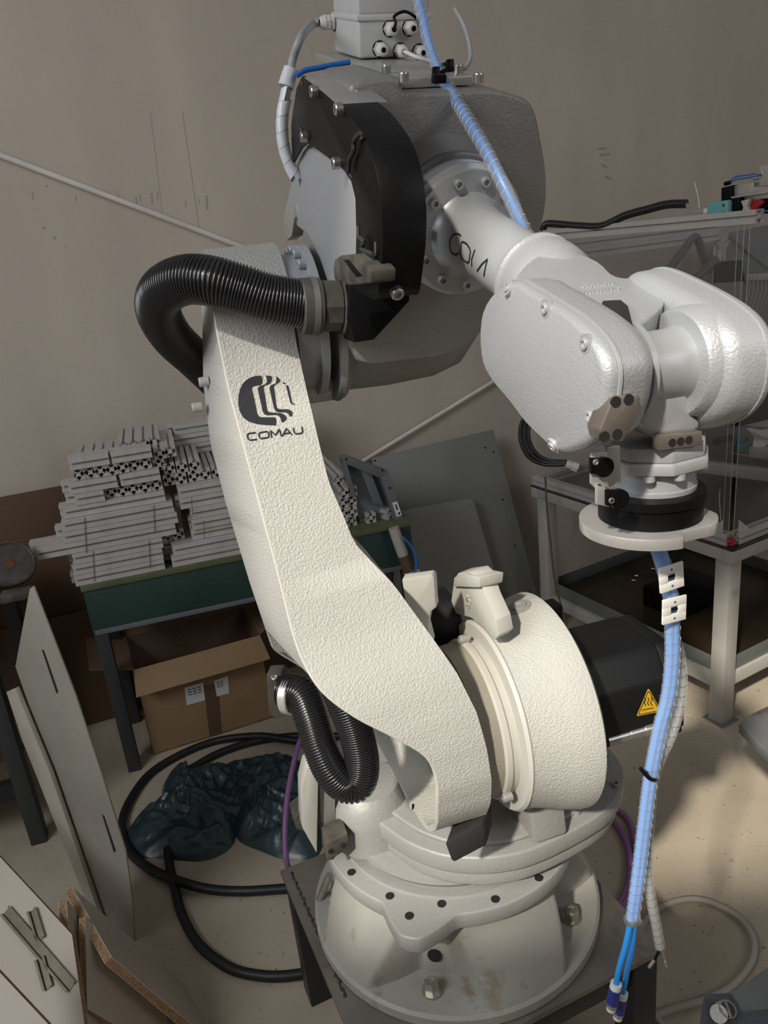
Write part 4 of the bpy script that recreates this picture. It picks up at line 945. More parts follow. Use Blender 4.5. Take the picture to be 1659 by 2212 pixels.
# ---------------- cardboard box
k0, k1, k2, k3 = pz(332, 1632, 0), pz(592, 1550, 0), None, None
BX = thing('cardboard_box', 'open brown cardboard box under the green bench', 'box', (k0+k1)/2)
kd = (k1-k0).normalized(); kn = Vector((-kd.y, kd.x, 0)); kw = (k1-k0).length; hB = pv(303, 1443, k0).z; dpt = .30
def kb(x, d, z): return k0+kd*x+kn*d+Z*z
def wallp(name, P, n, m='card'): return prism(name, P, n*.004, m, BX, smooth=False)
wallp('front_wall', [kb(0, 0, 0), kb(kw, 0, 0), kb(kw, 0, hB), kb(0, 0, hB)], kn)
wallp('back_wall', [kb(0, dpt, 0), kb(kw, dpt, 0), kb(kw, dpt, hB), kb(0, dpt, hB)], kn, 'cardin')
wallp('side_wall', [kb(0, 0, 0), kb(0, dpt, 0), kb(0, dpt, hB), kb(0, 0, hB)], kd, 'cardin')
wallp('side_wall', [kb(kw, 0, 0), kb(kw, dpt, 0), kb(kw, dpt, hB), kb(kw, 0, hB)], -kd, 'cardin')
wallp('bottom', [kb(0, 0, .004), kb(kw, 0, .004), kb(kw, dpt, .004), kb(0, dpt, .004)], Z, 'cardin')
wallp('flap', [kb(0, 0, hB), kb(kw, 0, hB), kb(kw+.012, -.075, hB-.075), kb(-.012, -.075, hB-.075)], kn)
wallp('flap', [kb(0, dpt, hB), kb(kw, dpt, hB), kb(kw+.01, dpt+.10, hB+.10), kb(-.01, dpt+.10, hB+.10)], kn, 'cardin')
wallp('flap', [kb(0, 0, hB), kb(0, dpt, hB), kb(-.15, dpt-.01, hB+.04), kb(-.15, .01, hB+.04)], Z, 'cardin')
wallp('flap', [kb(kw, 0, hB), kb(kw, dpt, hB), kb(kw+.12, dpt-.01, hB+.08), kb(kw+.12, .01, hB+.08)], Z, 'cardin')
fw = kn*-1
def onbox(x, y): return pl(x, y, k0, kn)
prism('packing_tape', [onbox(440, 1482)+fw*.001, onbox(470, 1474)+fw*.001, onbox(479, 1585)+fw*.001, onbox(453, 1592)+fw*.001], fw*.0006, 'tape', BX, smooth=False)
for i, q in enumerate((((398, 1485), (438, 1474), (443, 1512), (403, 1523)), ((462, 1470), (492, 1460), (495, 1497), (468, 1504)))):
    lb = prism('shipping_label', [onbox(*p)+fw*.002 for p in q], fw*.0006, 'paper', BX, smooth=False)
    a_, b_, c_, d_ = q
    for r in range(3):
        for cc_ in range(3 if i == 0 else 2):
            s0 = .16+.26*cc_; t0 = .16+.14*r
            def bl(s, t): x = (a_[0]*(1-s)+b_[0]*s)*(1-t)+(d_[0]*(1-s)+c_[0]*s)*t; y = (a_[1]*(1-s)+b_[1]*s)*(1-t)+(d_[1]*(1-s)+c_[1]*s)*t; return onbox(x, y)+fw*.0028
            prism('print_line', [bl(s0, t0), bl(s0+.2, t0), bl(s0+.2, t0+.05), bl(s0, t0+.05)], fw*.0002, 'logo', lb, smooth=False)
# ---------------- teal plastic sheet, crumpled
def bag(name, outline, h, label, seed):
    P = [pz(x, y, .0) for x, y in outline]; Ps = smoothloop(P, 10); c = sum(Ps, Vector())/len(Ps); n = len(Ps); rings_ = 44; vs = []; fs = []; import mathutils.noise as mn
    for j in range(rings_+1):
        t = j/rings_
        for i, p in enumerate(Ps):
            q = c+(p-c)*t
            wx = q.x+.05*mn.noise(q*5+Vector((seed, 0, 0))); wy = q.y+.05*mn.noise(q*5+Vector((0, seed, 4)))
            def rg(a, fx, fy, o): ca, sa = math.cos(a), math.sin(a); return 1-abs(mn.noise(Vector(((wx*ca+wy*sa)*fx, (wy*ca-wx*sa)*fy, seed+o))))*2.2
            r1 = rg(.5, 5, 13, 0); r2 = rg(-.4, 9, 26, 3); r3 = rg(1.3, 16, 48, 5)
            z = h*(1-t**5)*(.42+.42*r1+.24*r2+.10*r3)*(1-.35*t)+.004
            e = (1-t)*.02; vs.append(Vector((q.x+.012*r2*t*(1-t)*4, q.y+.012*r1*t*(1-t)*4, max(.002, z if t < 1 else .002))))
    for j in range(rings_):
        for i in range(n): fs.append([j*n+i, j*n+(i+1) % n, (j+1)*n+(i+1) % n, (j+1)*n+i])
    return tag(mk(name, vs, fs, 'bag', merge=True, sharp=70), label, 'plastic sheet')
bag('plastic_sheet', [(270, 1812), (300, 1770), (345, 1745), (352, 1700), (375, 1665), (395, 1650), (410, 1672), (460, 1652), (500, 1658), (540, 1690), (560, 1740), (520, 1775), (500, 1830), (440, 1860), (350, 1855), (300, 1850)], .085, 'dark teal plastic sheet crumpled on the floor, its left lump', 2.0)
bag('plastic_sheet', [(480, 1660), (540, 1640), (600, 1630), (650, 1650), (690, 1720), (700, 1790), (685, 1850), (620, 1858), (565, 1840), (515, 1815), (505, 1770), (500, 1710)], .085, 'dark teal plastic sheet crumpled on the floor, its shiny right lump beside the purple cable', 8.0)
# ---------------- floor cables
def fc(name, pts, r, m, label, n=10, seg=12):
    return tag(tubeobj(name, spline([pz(x, y, z) for x, y, z in pts], n), r, m, None, seg), label, 'cable')
rc = .0145
fc('floor_cable', [(720, 1602, rc), (640, 1600, .03), (560, 1590, .03), (470, 1600, rc), (390, 1630, rc), (320, 1675, rc), (275, 1740, rc), (264, 1790, rc), (280, 1840, rc), (330, 1880, rc), (400, 1908, .03), (460, 1922, rc), (530, 1925, rc), (610, 1920, rc), (700, 1915, rc)], rc, 'cableblack', 'thick black cable looping round the teal sheet in the outer, larger turn')
fc('floor_cable', [(740, 1590, rc), (640, 1590, rc), (560, 1600, rc), (490, 1620, rc), (430, 1650, rc), (380, 1690, rc), (362, 1760, rc), (364, 1850, rc), (378, 1920, rc), (395, 1980, rc), (430, 2040, rc), (490, 2088, rc), (550, 2106, rc), (620, 2108, rc), (720, 2090, rc), (800, 2060, rc)], rc*.98, 'cableblack', 'thick black cable crossing under the teal sheet and curving below the steel plate')
tag(tubeobj('purple_cable', spline([pz(640, 1880, .02), pz(622, 1872, .10), pz(616, 1820, .16), pz(618, 1750, .22), pz(628, 1680, .26), pz(645, 1610, .28), pz(668, 1560, .27), pz(700, 1540, .25), pz(760, 1560, .20)], 8), .0085, 'purple', None, 12), 'purple cable standing up in an arc left of the robot', 'cable')
for i, (dx_, lb) in enumerate(((0, 'pinkish purple cable curving on the floor right of the robot, inner one'), (22, 'pinkish purple cable curving on the floor right of the robot, outer one'))):
    fc('purple_cable', [(1240+dx_, 1740, .012), (1300+dx_, 1752-dx_*.3, .012), (1335+dx_, 1785-dx_*.6, .012), (1356+dx_*.8, 1830, .012), (1360+dx_*.6, 1890, .012), (1345+dx_*.5, 1940, .012), (1300+dx_*.3, 2000, .012)], .0095, 'purple', lb)
fc('grey_floor_hose', [(1380, 2010, .014), (1405, 1975, .014), (1450, 1950, .014), (1500, 1942, .014), (1550, 1955, .014), (1600, 1985, .014), (1628, 2030, .014), (1622, 2080, .014), (1580, 2130, .014), (1520, 2160, .014), (1450, 2180, .014), (1395, 2205, .014), (1350, 2240, .014)], .0085, 'cardlt', 'grey brown hose lying in a loop on the floor at lower right')
fc('grey_floor_hose', [(1330, 2110, .010), (1360, 2145, .010), (1400, 2175, .010), (1440, 2230, .010)], .0075, 'cardlt', 'short piece of grey hose beside the pedestal leg at the bottom')
# ---------------- big grey-green panels leaning at the wall, right of the link
def lp_(x, y, off): return wallpt(x, y, off)
pn = thing('leaning_panel', 'large grey green metal panel leaning on the wall behind the robot', 'panel', V(.9, -1.9, 0))
def slantpl(x, y, ub_, ut_):                                  # a plane leaning back: u=ub_ on the floor, ut_ at z=1.2
    n = (U*1.2+Z*(ub_-ut_)).normalized(); return pl(x, y, V(0, ub_, 0), n)
q = [slantpl(x, y, -1.83, -2.0) for x, y in ((803, 990), (1066, 928), (1172, 1330), (1160, 1420), (850, 1480), (840, 1100))]
f_ = prism('panel_sheet', q, -U*.004, 'panelgg', pn, bevel=.0008)
for x, y in ((1048, 967), (1066, 977), (1086, 1079), (1112, 1178), (1143, 1279), (810, 995)): 
    p = slantpl(x, y, -1.83, -2.0)+U*.001; thole(p, U, pn, .0045)
q = [slantpl(x, y, -1.74, -1.915) for x, y in ((850, 1108), (1016, 1076), (1024, 1082), (1100, 1340), (1100, 1420), (850, 1480))]
pn2 = tag(prism('inner_panel', q, -U*.018, 'panelgg', bevel=.003), 'smaller grey green panel leaning in front of the large one', 'panel')
q = [slantpl(x, y, -1.737, -1.912)+U*.001 for x, y in ((880, 1100), (1008, 1077), (1000, 1083), (884, 1106))]
# blue-grey cabinet door frame
CB = thing('cabinet_frame', 'blue grey metal cabinet side with folded rims standing on the bench end', 'cabinet', pu(905, 1245, -1.38))
UC = -1.40
c0, c1, c2, c3 = (740, 993), (835, 1022), (908, 1245), (790, 1200)
prism('back_sheet', [pu(*p, UC-.05) for p in ((742, 1000), (838, 1026), (900, 1240), (800, 1210))], -U*.004, 'greycab', CB)
prism('top_rim', [pu(*p, UC) for p in ((738, 990), (752, 988), (836, 1018), (824, 1034), (742, 1000))], -U*.05, 'greycab', CB, bevel=.001)
prism('side_rim', [pu(*p, UC) for p in ((822, 1030), (838, 1018), (912, 1245), (896, 1252))], -U*.05, 'greycab', CB, bevel=.001)
prism('left_rim', [pu(*p, UC) for p in ((740, 998), (750, 1002), (770, 1075), (760, 1072))], -U*.05, 'greycab', CB, bevel=.001)
prism('stiffener', [pu(*p, UC-.02) for p in ((780, 1016), (802, 1022), (828, 1092), (806, 1086))], -U*.025, 'greycab', CB, bevel=.001)
prism('side_label', [pu(*p, UC+.001) for p in ((847, 1086), (858, 1083), (868, 1112), (857, 1117))], U*.0005, 'white', CB, smooth=False)
prism('side_label', [pu(*p, UC+.001) for p in ((897, 1232), (905, 1228), (911, 1245), (902, 1247))], U*.0005, 'white', CB, smooth=False)
prism('print_mark', [pu(*p, UC+.002) for p in ((853, 1090), (856, 1089), (860, 1101), (857, 1102))], U*.0002, 'logo', CB, smooth=False)
prism('print_mark', [pu(*p, UC+.002) for p in ((860, 1107), (864, 1106), (864, 1111), (860, 1112))], U*.0002, 'logo', CB, smooth=False)
for x, y in ((748, 992), (826, 1016), (842, 1054)): thole(pu(x, y, UC+.001), U, CB, .0045)
pt = [pu(850, 1140, -1.33), pu(862, 1175, -1.32), pu(880, 1225, -1.31), pu(897, 1275, -1.30), pu(925, 1350, -1.28)]
tb = tubeobj('padded_tube', spline(pt, 6), .021, 'cardlt', None, 16); tag(tb, 'slim pale padded tube with a brown tape band leaning on the bench end', 'tube')
q = spline(pt, 6); tubeobj('tape_band', q[9:14], .0218, 'hardboard', tb, 16)
tag(tubeobj('thin_blue_hose', spline([pu(870, 1160, -1.29), pu(888, 1180, -1.29), pu(899, 1210, -1.29), pu(895, 1240, -1.29), pu(880, 1262, -1.29)], 6), .0045, 'blue', None, 8), 'thin blue hose curving beside the padded tube', 'hose')
# ---------------- left foreground: painted panel, boards, junk
gB = pz(290, 2035, 0); gT = pv(72, 1266, gB)
gBL = pz(226, 1990, 0); gL = pl(33, 1440, gB, (gT-gB).cross(gBL-gB))
def sheetpl(x, y): return pl(x, y, gB, (gT-gB).cross(gBL-gB))
SN = (gT-gB).cross(gBL-gB).normalized()
if SN.dot(CAM-gB) < 0: SN = -SN
SP = thing('painted_sheet_panel', 'tall off-white painted panel with two slots standing at the left', 'panel', gB)
prism('panel_face', [gB, sheetpl(287, 1960), sheetpl(271, 1837), sheetpl(225, 1690), sheetpl(163, 1502), gT, sheetpl(64, 1272), gL, sheetpl(225, 1985)], -SN*.004, 'sheet', SP, bevel=.0006)
for P in ([(91, 1403), (95, 1404), (126, 1494), (123, 1498)], [(221, 1759), (225, 1762), (250, 1836), (247, 1842)]):
    prism('slot', [sheetpl(*p)+SN*.0008 for p in P], SN*.0004, 'dark', SP, smooth=False)
e2 = [sheetpl(27, 1488)+SN*.0, sheetpl(46, 1480), sheetpl(120, 1660), sheetpl(232, 1985), sheetpl(215, 1985), sheetpl(60, 1590)]
tag(prism('panel_strip', [p+SN*.006 for p in e2], SN*.012, 'sheetedge', bevel=.001), 'narrow off-white strip standing along the left edge of the slotted panel', 'panel')
def slab(name, px, t, m, label, flip=1, edge='chip', cat='board', par=None):
    """a laminated board: pixel outline with heights -> a slab with chipboard core and laminate faces"""
    P = [pz(x, y, z) for x, y, z in px]; n = Vector()
    for a, b in zip(P, P[1:]+P[:1]): n += Vector(((a.y-b.y)*(a.z+b.z), (a.z-b.z)*(a.x+b.x), (a.x-b.x)*(a.y+b.y)))
    n.normalize(); c = sum(P, Vector())/len(P); P = [p-n*(p-c).dot(n) for p in P]
    if n.dot(CAM-P[0]) < 0: n = -n
    T_ = thing(name, label, cat, min(P, key=lambda p: p.z))
    prism('chipboard_core', [p-n*.0012 for p in P], -n*(t-.0024), edge, T_)
    prism('laminate', P, -n*.0012, m, T_); prism('laminate', [p-n*(t-.0012) for p in P], -n*.0012, m, T_)
    return T_, P, n
slab('chipboard_panel', [(155, 1918, .40), (243, 2066, .36), (470, 2262, .0), (398, 2122, .0)], .019, 'lampaint', 'frontmost chipboard panel with a white face, rightmost of the leaning boards')
slab('chipboard_panel', [(170, 1984, .40), (228, 2170, .30), (300, 2290, .0), (430, 2290, .0), (330, 2130, .12)], .018, 'lampaint', 'white faced chipboard panel second from the right, behind the frontmost one')
slab('chipboard_panel', [(134, 1946, .43), (190, 2170, .33), (215, 2300, .1), (330, 2300, .0), (250, 2080, .15)], .019, 'lampaint', 'chipboard panel third from the right with a worn edge', 1)
TB, PB, nB = slab('laminate_board', [(-90, 1745, .52), (0, 1850, .50), (85, 1950, .47), (133, 2010, .46), (200, 2230, .30), (150, 2330, .25), (0, 2330, .30), (-90, 2260, .34)], .018, 'lampaint', 'big white laminate board at the lower left with metal rails lying on it')
def onB(x, y, o=0): return pl(x, y, PB[0], nB)+nB*o
def railp(name, x0, y0, x1, y1, wd, label, grp=None):
    a, b = onB(x0, y0, .001), onB(x1, y1, .001); d = (b-a).normalized(); s = nB.cross(d).normalized()
    sec = [(-wd/2, .006), (-wd/2+.004, .006), (-wd/2+.004, 0), (wd/2-.004, 0), (wd/2-.004, .006), (wd/2, .006), (wd/2, .0072), (wd/2-.0052, .0072), (wd/2-.0052, .0012), (-wd/2+.0052, .0012), (-wd/2+.0052, .0072), (-wd/2, .0072)]
    o = prism(name, [a+s*x+nB*y for x, y in sec], b-a, 'rail', smooth=False); tag(o, label, 'rail', grp); return o
railp('mounting_rail', 14, 1968, 156, 2133, .026, 'long zinc mounting rail lying diagonally on the white board')
railp('mounting_rail', 71, 1966, 90, 2030, .022, 'short zinc rail offcut beside the upper part of the long rail')
railp('mounting_rail', 88, 2070, 106, 2136, .022, 'short zinc rail offcut beside the lower part of the long rail')
slab('chipboard_panel', [(-40, 2060, .56), (-10, 2085, .55), (110, 2230, .52), (90, 2330, .45), (-40, 2330, .48)], .018, 'lampaint', 'chipboard panel in the bottom left corner overlapping the white board')
cs = pz(70, 2290, .12); tag(box('storage_crate', Vector((cs.x, cs.y-.04, .11)), (A, U, Z), (.15, .05, .11), 'frame'), 'low dark crate carrying the white laminate board at the lower left', 'crate')
# bench and junk at far left
WB = thing('wooden_rack', 'dark wooden rack with planks in shadow at the left edge', 'rack', pz(60, 1840, 0))
g = pz(95, 1840, 0); L0 = Vector((g.x, g.y, 0)); dxa = A; 
for i in range(5):
    zz = .90-.028*i; prism('plank', [L0+A*-.55+U*-(.05+.10*i)+Z*.86, L0+A*.0+U*-(.05+.10*i)+Z*.86, L0+A*.0+U*-(.14+.10*i)+Z*.86, L0+A*-.55+U*-(.14+.10*i)+Z*.86], Z*.022, 'wood', WB, bevel=.001)
for a, u in ((-.02, -.07), (-.52, -.07), (-.02, -.55), (-.52, -.55)): box('leg', L0+A*a+U*u+Z*.43, (A, U, Z), (.025, .025, .43), 'benchleg', WB)
box('lower_beam', L0+A*-.27+U*-.07+Z*.45, (A, U, Z), (.23, .02, .03), 'wood', WB)
box('lower_beam', L0+A*-.27+U*-.07+Z*.22, (A, U, Z), (.23, .02, .03), 'frame', WB)
box('lower_shelf', L0+A*-.27+U*-.31+Z*.25, (A, U, Z), (.23, .22, .012), 'wood', WB)
rl = pl(22, 1222, L0+U*-.25, U)
RR = thing('rusty_reel', 'rusty round iron disc lying on the wooden rack at the left edge', 'disc', rl)
ax = (U*.75+A*.25+Z*.6).normalized()
lathe('disc', rl, ax, [(0, .02), (0, .075), (.012, .078), (.02, .076), (.022, .05), (.018, .045), (.018, .012)], 'rust', RR, 40)
cyl('hub', rl, rl+ax*.024, .016, 'rust', RR)
lathe('rim_wire', rl+ax*.022, ax, [(0, .072), (.004, .076), (.007, .072), (.004, .068), (0, .072)], 'greyplastic', RR, 40)
b_ = pl(35, 1284, L0+U*-.16, U); tag(box('metal_block', b_, (A, U, Z), (.045, .03, .012), 'ironblk'), 'dull grey metal block on the rack below the rusty disc', 'block')
# ================================================================ RIGHT: welded table with profile enclosure
TZ = .71
RC = pz(1583, 1193, TZ); e1 = (pz(1152, 1053, TZ)-RC); L1 = e1.length; e1.normalize(); e2 = Vector((e1.y, -e1.x, 0)); 
if e2.x < 0: e2 = -e2
def Rp(s, t, z): return Vector((RC.x, RC.y, 0))+e1*s+e2*t+Z*z
WT = thing('machine_table', 'white welded steel table at the right carrying the profile enclosure', 'table', Rp(.5, .4, 0))
LT, WW = L1+.02, .95
def beam(name, s0, t0, z0, s1, t1, z1, hw, hh, m, par, **k):
    a, b = Rp(s0, t0, z0), Rp(s1, t1, z1); d = (b-a).normalized(); up = Z if abs(d.z) < .9 else e1; sd_ = d.cross(up).normalized(); up = sd_.cross(d)
    return box(name, (a+b)/2, (d, sd_, up), ((b-a).length/2, hw, hh), m, par, **k)
hb = .023
beam('top_rail', 0, hb, TZ-hb, LT, hb, TZ-hb, hb*.9, hb, 'tablewhite', WT); beam('top_rail', hb, 0, TZ-hb, hb, WW, TZ-hb, hb*.9, hb, 'tablewhite', WT)
beam('top_rail', 0, WW, TZ-hb, LT, WW, TZ-hb, hb*.9, hb, 'tablewhite', WT); beam('top_rail', LT-hb, 0, TZ-hb, LT-hb, WW, TZ-hb, hb*.9, hb, 'tablewhite', WT)
for s, t in ((.055, .055), (LT-.06, .04), (.06, WW-.06), (LT-.06, WW-.06)):
    lg_ = beam('leg', s, t, 0.004, s, t, TZ-2*hb, .030, .030, 'tablewhite', WT)
    beam('foot_plate', s, t, 0, s, t, .005, .045, .045, 'zinc', WT)
beam('lower_rail', .06, .05, .165, LT-.06, .05, .165, .022, .026, 'tablewhite', WT); beam('lower_rail', .06, .08, .165, .06, WW, .165, .022, .026, 'tablewhite', WT); beam('lower_rail', LT-.06, .08, .165, LT-.06, WW, .165, .022, .026, 'tablewhite', WT)
prism('drip_tray', [Rp(.05, .05, .192), Rp(LT-.05, .05, .192), Rp(LT-.05, WW-.03, .192), Rp(.05, WW-.03, .192)], Z*.004, 'tray', WT, smooth=False)
for s0, t0, s1, t1 in ((.05, .05, LT-.05, .05), (.05, .05, .05, WW), (LT-.05, .05, LT-.05, WW), (.05, WW-.03, LT-.05, WW-.03)): beam('tray_rim', s0, t0, .222, s1, t1, .222, .002, .03, 'zinc', WT)
prism('top_sheet', [Rp(-.0, -.0, TZ), Rp(LT, 0, TZ), Rp(LT, WW, TZ), Rp(0, WW, TZ)], Z*.006, 'tray', WT, smooth=False)
# dark things in the tray
tag(box('dark_box', Rp(.52, .40, .242), (e1, e2, Z), (.10, .14, .045), 'black'), 'black box lying in the drip tray under the table', 'box')
for i, (x, y) in enumerate(((1365, 1253), (1371, 1243), (1407, 1228))):
    p = pz(x, y, .20); tag(cyl('screw', p, p+A*.012+U*.01, .004, 'steel', seg=8), ('larger of two shiny screws lying together in the tray', 'smaller of two shiny screws lying together in the tray', 'lone shiny screw at the back of the tray')[i], 'screw')
# enclosure
EN = thing('profile_enclosure', 'aluminium profile enclosure with clear panes on the white table', 'enclosure', Rp(.5, .4, TZ+.006))
zT = 1.665
def pbeam(name, s0, t0, z0, s1, t1, z1, par=EN, rows=1):
    a, b = Rp(s0, t0, z0), Rp(s1, t1, z1); d = (b-a).normalized(); up = Z if abs(d.z) < .9 else e1; y = up.cross(d).normalized(); z = d.cross(y)
    for r in range(rows):
        o = bpy.data.objects.new(name, PM); COL.objects.link(o); o.parent = par
        o.matrix_local = Matrix.Translation(a-ROOT[par.as_pointer()]-Z*.039*r) @ Matrix((d, y, z)).transposed().to_4x4() @ Matrix.Diagonal(((b-a).length, 1, 1, 1))
zb_ = TZ+.027
SE, TE = .034, .030
pbeam('frame_profile', SE, TE, zb_, LT, TE, zb_); pbeam('frame_profile', SE, TE+.02, zb_, SE, WW, zb_); pbeam('frame_profile', LT-.02, TE+.02, zb_, LT-.02, WW, zb_); pbeam('frame_profile', SE, WW, zb_, LT, WW, zb_)
zT = 1.745
pbeam('frame_profile', SE-.04, TE, zT+.02, LT+.03, TE, zT+.02); pbeam('frame_profile', LT-.02, TE-.02, zT-.03, LT-.02, WW+.2, zT-.03, rows=2)
pd = Rp(LT-.02, 0, 0); _p = pl(1552, 600, pd, e1)-RC; tP = _p.dot(e2)
pbeam('frame_profile', LT-.02, tP, TZ+.05, LT-.02, tP, zT-.09)
pbeam('frame_profile', .55, TE+.03, TZ+.20, .45, WW, TZ+.20)
beam('joint_plate', LT-.045, tP, zT-.02, LT-.045, tP, zT-.10, .024, .003, 'alu', EN)
for sg in (-1, 1): prism('gusset', [Rp(LT-.04, tP, zT-.10), Rp(LT-.04, tP+.05*sg, zT-.095), Rp(LT-.04, tP, zT-.16)], e1*.01, 'alu', EN)
prism('clear_pane', [Rp(SE, TE-.012, TZ+.05), Rp(LT-.03, TE-.012, TZ+.05), Rp(LT-.03, TE-.012, zT), Rp(SE, TE-.012, zT)], e2*.004, 'acrylic', EN, smooth=False)
prism('clear_pane', [Rp(SE-.012, TE, TZ+.05), Rp(SE-.012, WW, TZ+.05), Rp(SE-.012, WW, zT-.02), Rp(SE-.012, TE, zT-.02)], e1*.004, 'acrylic', EN, smooth=False)
for ds, dt in ((-.014, -.004), (-.002, -.014), (.02, -.014)): cyl('pane_edge', Rp(SE+ds, TE+dt, TZ+.045), Rp(SE+ds, TE+dt, zT), .0012, 'alu', EN, seg=6)
for sg in (0, 1):
    g0_ = Rp(SE+(.02 if sg == 0 else -.016), TE+(-.016 if sg == 0 else .02), TZ+.047); dd = e1 if sg == 0 else e2
    prism('corner_gusset', [g0_, g0_+dd*.055, g0_+dd*.05+Z*.01, g0_+Z*.05], (e2 if sg == 0 else e1)*.004, 'profile', EN)
cc_ = Rp(SE-.012, TE-.012, TZ+.03)
for i in range(6): lathe('sealant_blob', cc_+Vector((random.uniform(-.012, .012), random.uniform(-.006, .006), random.uniform(-.012, .014))), -e1-e2, [(-.006, .002), (-.003, .007), (.003, .008), (.007, .003)], 'red', EN, 10)
# grey back plate with cable row inside the enclosure
BP = thing('back_plate', 'grey metal plate with a row of thin cables behind the pane, right edge', 'plate', Rp(.55, .75, 1.2))
def Rpl(x, y, s): return pl(x, y, Rp(s, 0, 0), e1)
prism('plate_sheet', [Rpl(x, y, LT+.03) for x, y in ((1562, 505), (1700, 478), (1700, 760), (1562, 740))], e1*.003, 'backgrey', BP, smooth=False)
prism('cross_crease', [Rpl(x, y, LT+.02) for x, y in ((1572, 510), (1574, 508), (1660, 580), (1658, 582))], e1*.002, 'ringgrey', BP, smooth=False)
prism('black_slide', [Rpl(x, y, LT-.07) for x, y in ((1550, 565), (1605, 562), (1605, 610), (1548, 615))], e1*.02, 'black', BP)
for i in range(6): tubeobj('thin_cable', spline([Rpl(1618+9*i, 598, .53), Rpl(1618+9*i, 630, .52), Rpl(1608+8*i, 680, .52), Rpl(1612+9*i, 740, .52)], 5), .003, 'cardlt', BP, 6)
prism('terminal_row', [Rpl(x, y, LT+.0) for x, y in ((1608, 592), (1700, 586), (1700, 602), (1608, 606))], e1*-.012, 'boxgrey', BP)
tag(prism('grey_side_plate', [Rpl(x, y, .40) for x, y in ((1540, 612), (1606, 608), (1606, 700), (1540, 700))], e1*.004, 'backgrey', smooth=False), 'small light grey plate below the black slide inside the enclosure', 'plate')
# dark cable chain bent behind the pane
ch = [Rpl(1430, 600, .62), Rpl(1462, 560, .62), Rpl(1496, 515, .62), Rpl(1508, 520, .62), Rpl(1520, 555, .62), Rpl(1534, 585, .62)]
tag(tubeobj('cable_chain', spline(ch, 6), .016, 'ringgrey', None, 8), 'dark bent cable duct seen through the pane behind the wrist', 'cable duct')
tag(tubeobj('cable_duct', spline([Rpl(1490, 610, .60), Rpl(1515, 590, .60), Rpl(1545, 560, .60)], 6), .018, 'ringgrey', None, 8), 'short dark duct just above the right wrist arm', 'cable duct')
# corrugated black hose on top of the enclosure with turquoise connector
zz = zT+.055
def Rt(x, y): return pl(x, y, Rp(0, TE-.01, 0), e2)
hz = [Rt(1172, 498), Rt(1180, 484), Rt(1205, 484), Rt(1250, 488), Rt(1300, 488), Rt(1350, 466), Rt(1400, 452), Rt(1440, 442), Rt(1482, 440)]
corr = corrugated('black_conduit', hz, .0135, 'hose', None, .005, 16); tag(corr, 'black corrugated conduit lying along the top of the profile enclosure', 'conduit')
ws = thing('connector_plug', 'turquoise plastic connector plug with white nut on top of the enclosure', 'connector', Rt(1550, 468))
prism('plug_body', [Rt(x, y) for x, y in ((1526, 442), (1532, 438), (1560, 434), (1568, 432), (1572, 436), (1572, 462), (1566, 466), (1534, 470), (1528, 462))], e2*.022, 'teal', ws, bevel=.002)
cyl('nut', Rt(1516, 458)+e2*.011, Rt(1527, 455)+e2*.011, .0095, 'white', ws, seg=14)
prism('notch', [Rt(1560, 441), Rt(1565, 440), Rt(1566, 446), Rt(1561, 447)], -e2*.001, 'greyplastic', ws); prism('notch', [Rt(1559, 458), Rt(1565, 457), Rt(1565, 463), Rt(1560, 464)], -e2*.001, 'greyplastic', ws)
wires = thing('wire_strands', 'beige wire strands between black conduit and turquoise plug', 'wire', Rt(1500, 455))
for i in range(3): tubeobj('strand', spline([Rt(1482, 440+3*i), Rt(1500, 444+5*i), Rt(1518, 456+2*i)], 5), .0022, 'cardlt', wires, 6)
tubeobj('tie_tail', [Rt(1511, 452), Rt(1508, 425), Rt(1500, 394)], .0014, 'white', wires, 6)
# pneumatic unit on top
VU = thing('pneumatic_unit', 'silver and black pneumatic slide unit on top of the enclosure at the right edge', 'machine part', Rt(1620, 450)+e2*.08)
def Rq(x, y, t=.03): return pl(x, y, Rp(0, TE-.03+t, 0), e2)
def rpr(name, pts, t, d, m, par=VU, **k): return prism(name, [Rq(x, y, t) for x, y in pts], e2*d, m, par, bevel=.001, **k)
rpr('black_plate', [(1558, 406), (1582, 400), (1582, 434), (1558, 438)], .05, .02, 'black')
rpr('slide_body', [(1584, 402), (1628, 394), (1628, 428), (1584, 434)], .06, .05, 'alu')
rpr('upper_block', [(1640, 358), (1700, 350), (1700, 400), (1640, 402)], .05, .06, 'aluedge')
rpr('lower_block', [(1626, 404), (1700, 398), (1700, 425), (1626, 430)], .055, .05, 'alu')
rpr('white_bar', [(1578, 425), (1655, 413), (1655, 417), (1580, 429)], .04, .01, 'aluedge')
rpr('cross_profile', [(1600, 434), (1618, 430), (1612, 446), (1618, 460), (1600, 464), (1605, 448)], .035, .03, 'profile')
rpr('red_cap', [(1618, 434), (1640, 430), (1650, 436), (1634, 452), (1618, 452)], .05, .04, 'red')
rpr('black_joint', [(1580, 430), (1598, 426), (1600, 458), (1576, 462), (1572, 445)], .04, .03, 'black')
rpr('black_body', [(1640, 430), (1700, 425), (1700, 460), (1640, 462)], .06, .05, 'black')
for y0 in (0, 6): tubeobj('blue_tube', spline([Rq(1572, 394+y0/2, .05), Rq(1590, 382+y0, .05), Rq(1615, 378+y0, .05), Rq(1645, 373+y0, .05)], 6), .0022, 'blue', VU, 8)
tubeobj('blue_tube', spline([Rq(1600, 462, .05), Rq(1625, 458, .05), Rq(1665, 455, .05)], 6), .0025, 'blue', VU, 8)
cyl('fitting', Rq(1566, 397, .05), Rq(1578, 394, .05), .006, 'black', VU); cyl('fitting', Rq(1634, 376, .05), Rq(1648, 373, .05), .005, 'steel', VU); cyl('fitting', Rq(1628, 386, .05), Rq(1642, 384, .05), .005, 'steel', VU)
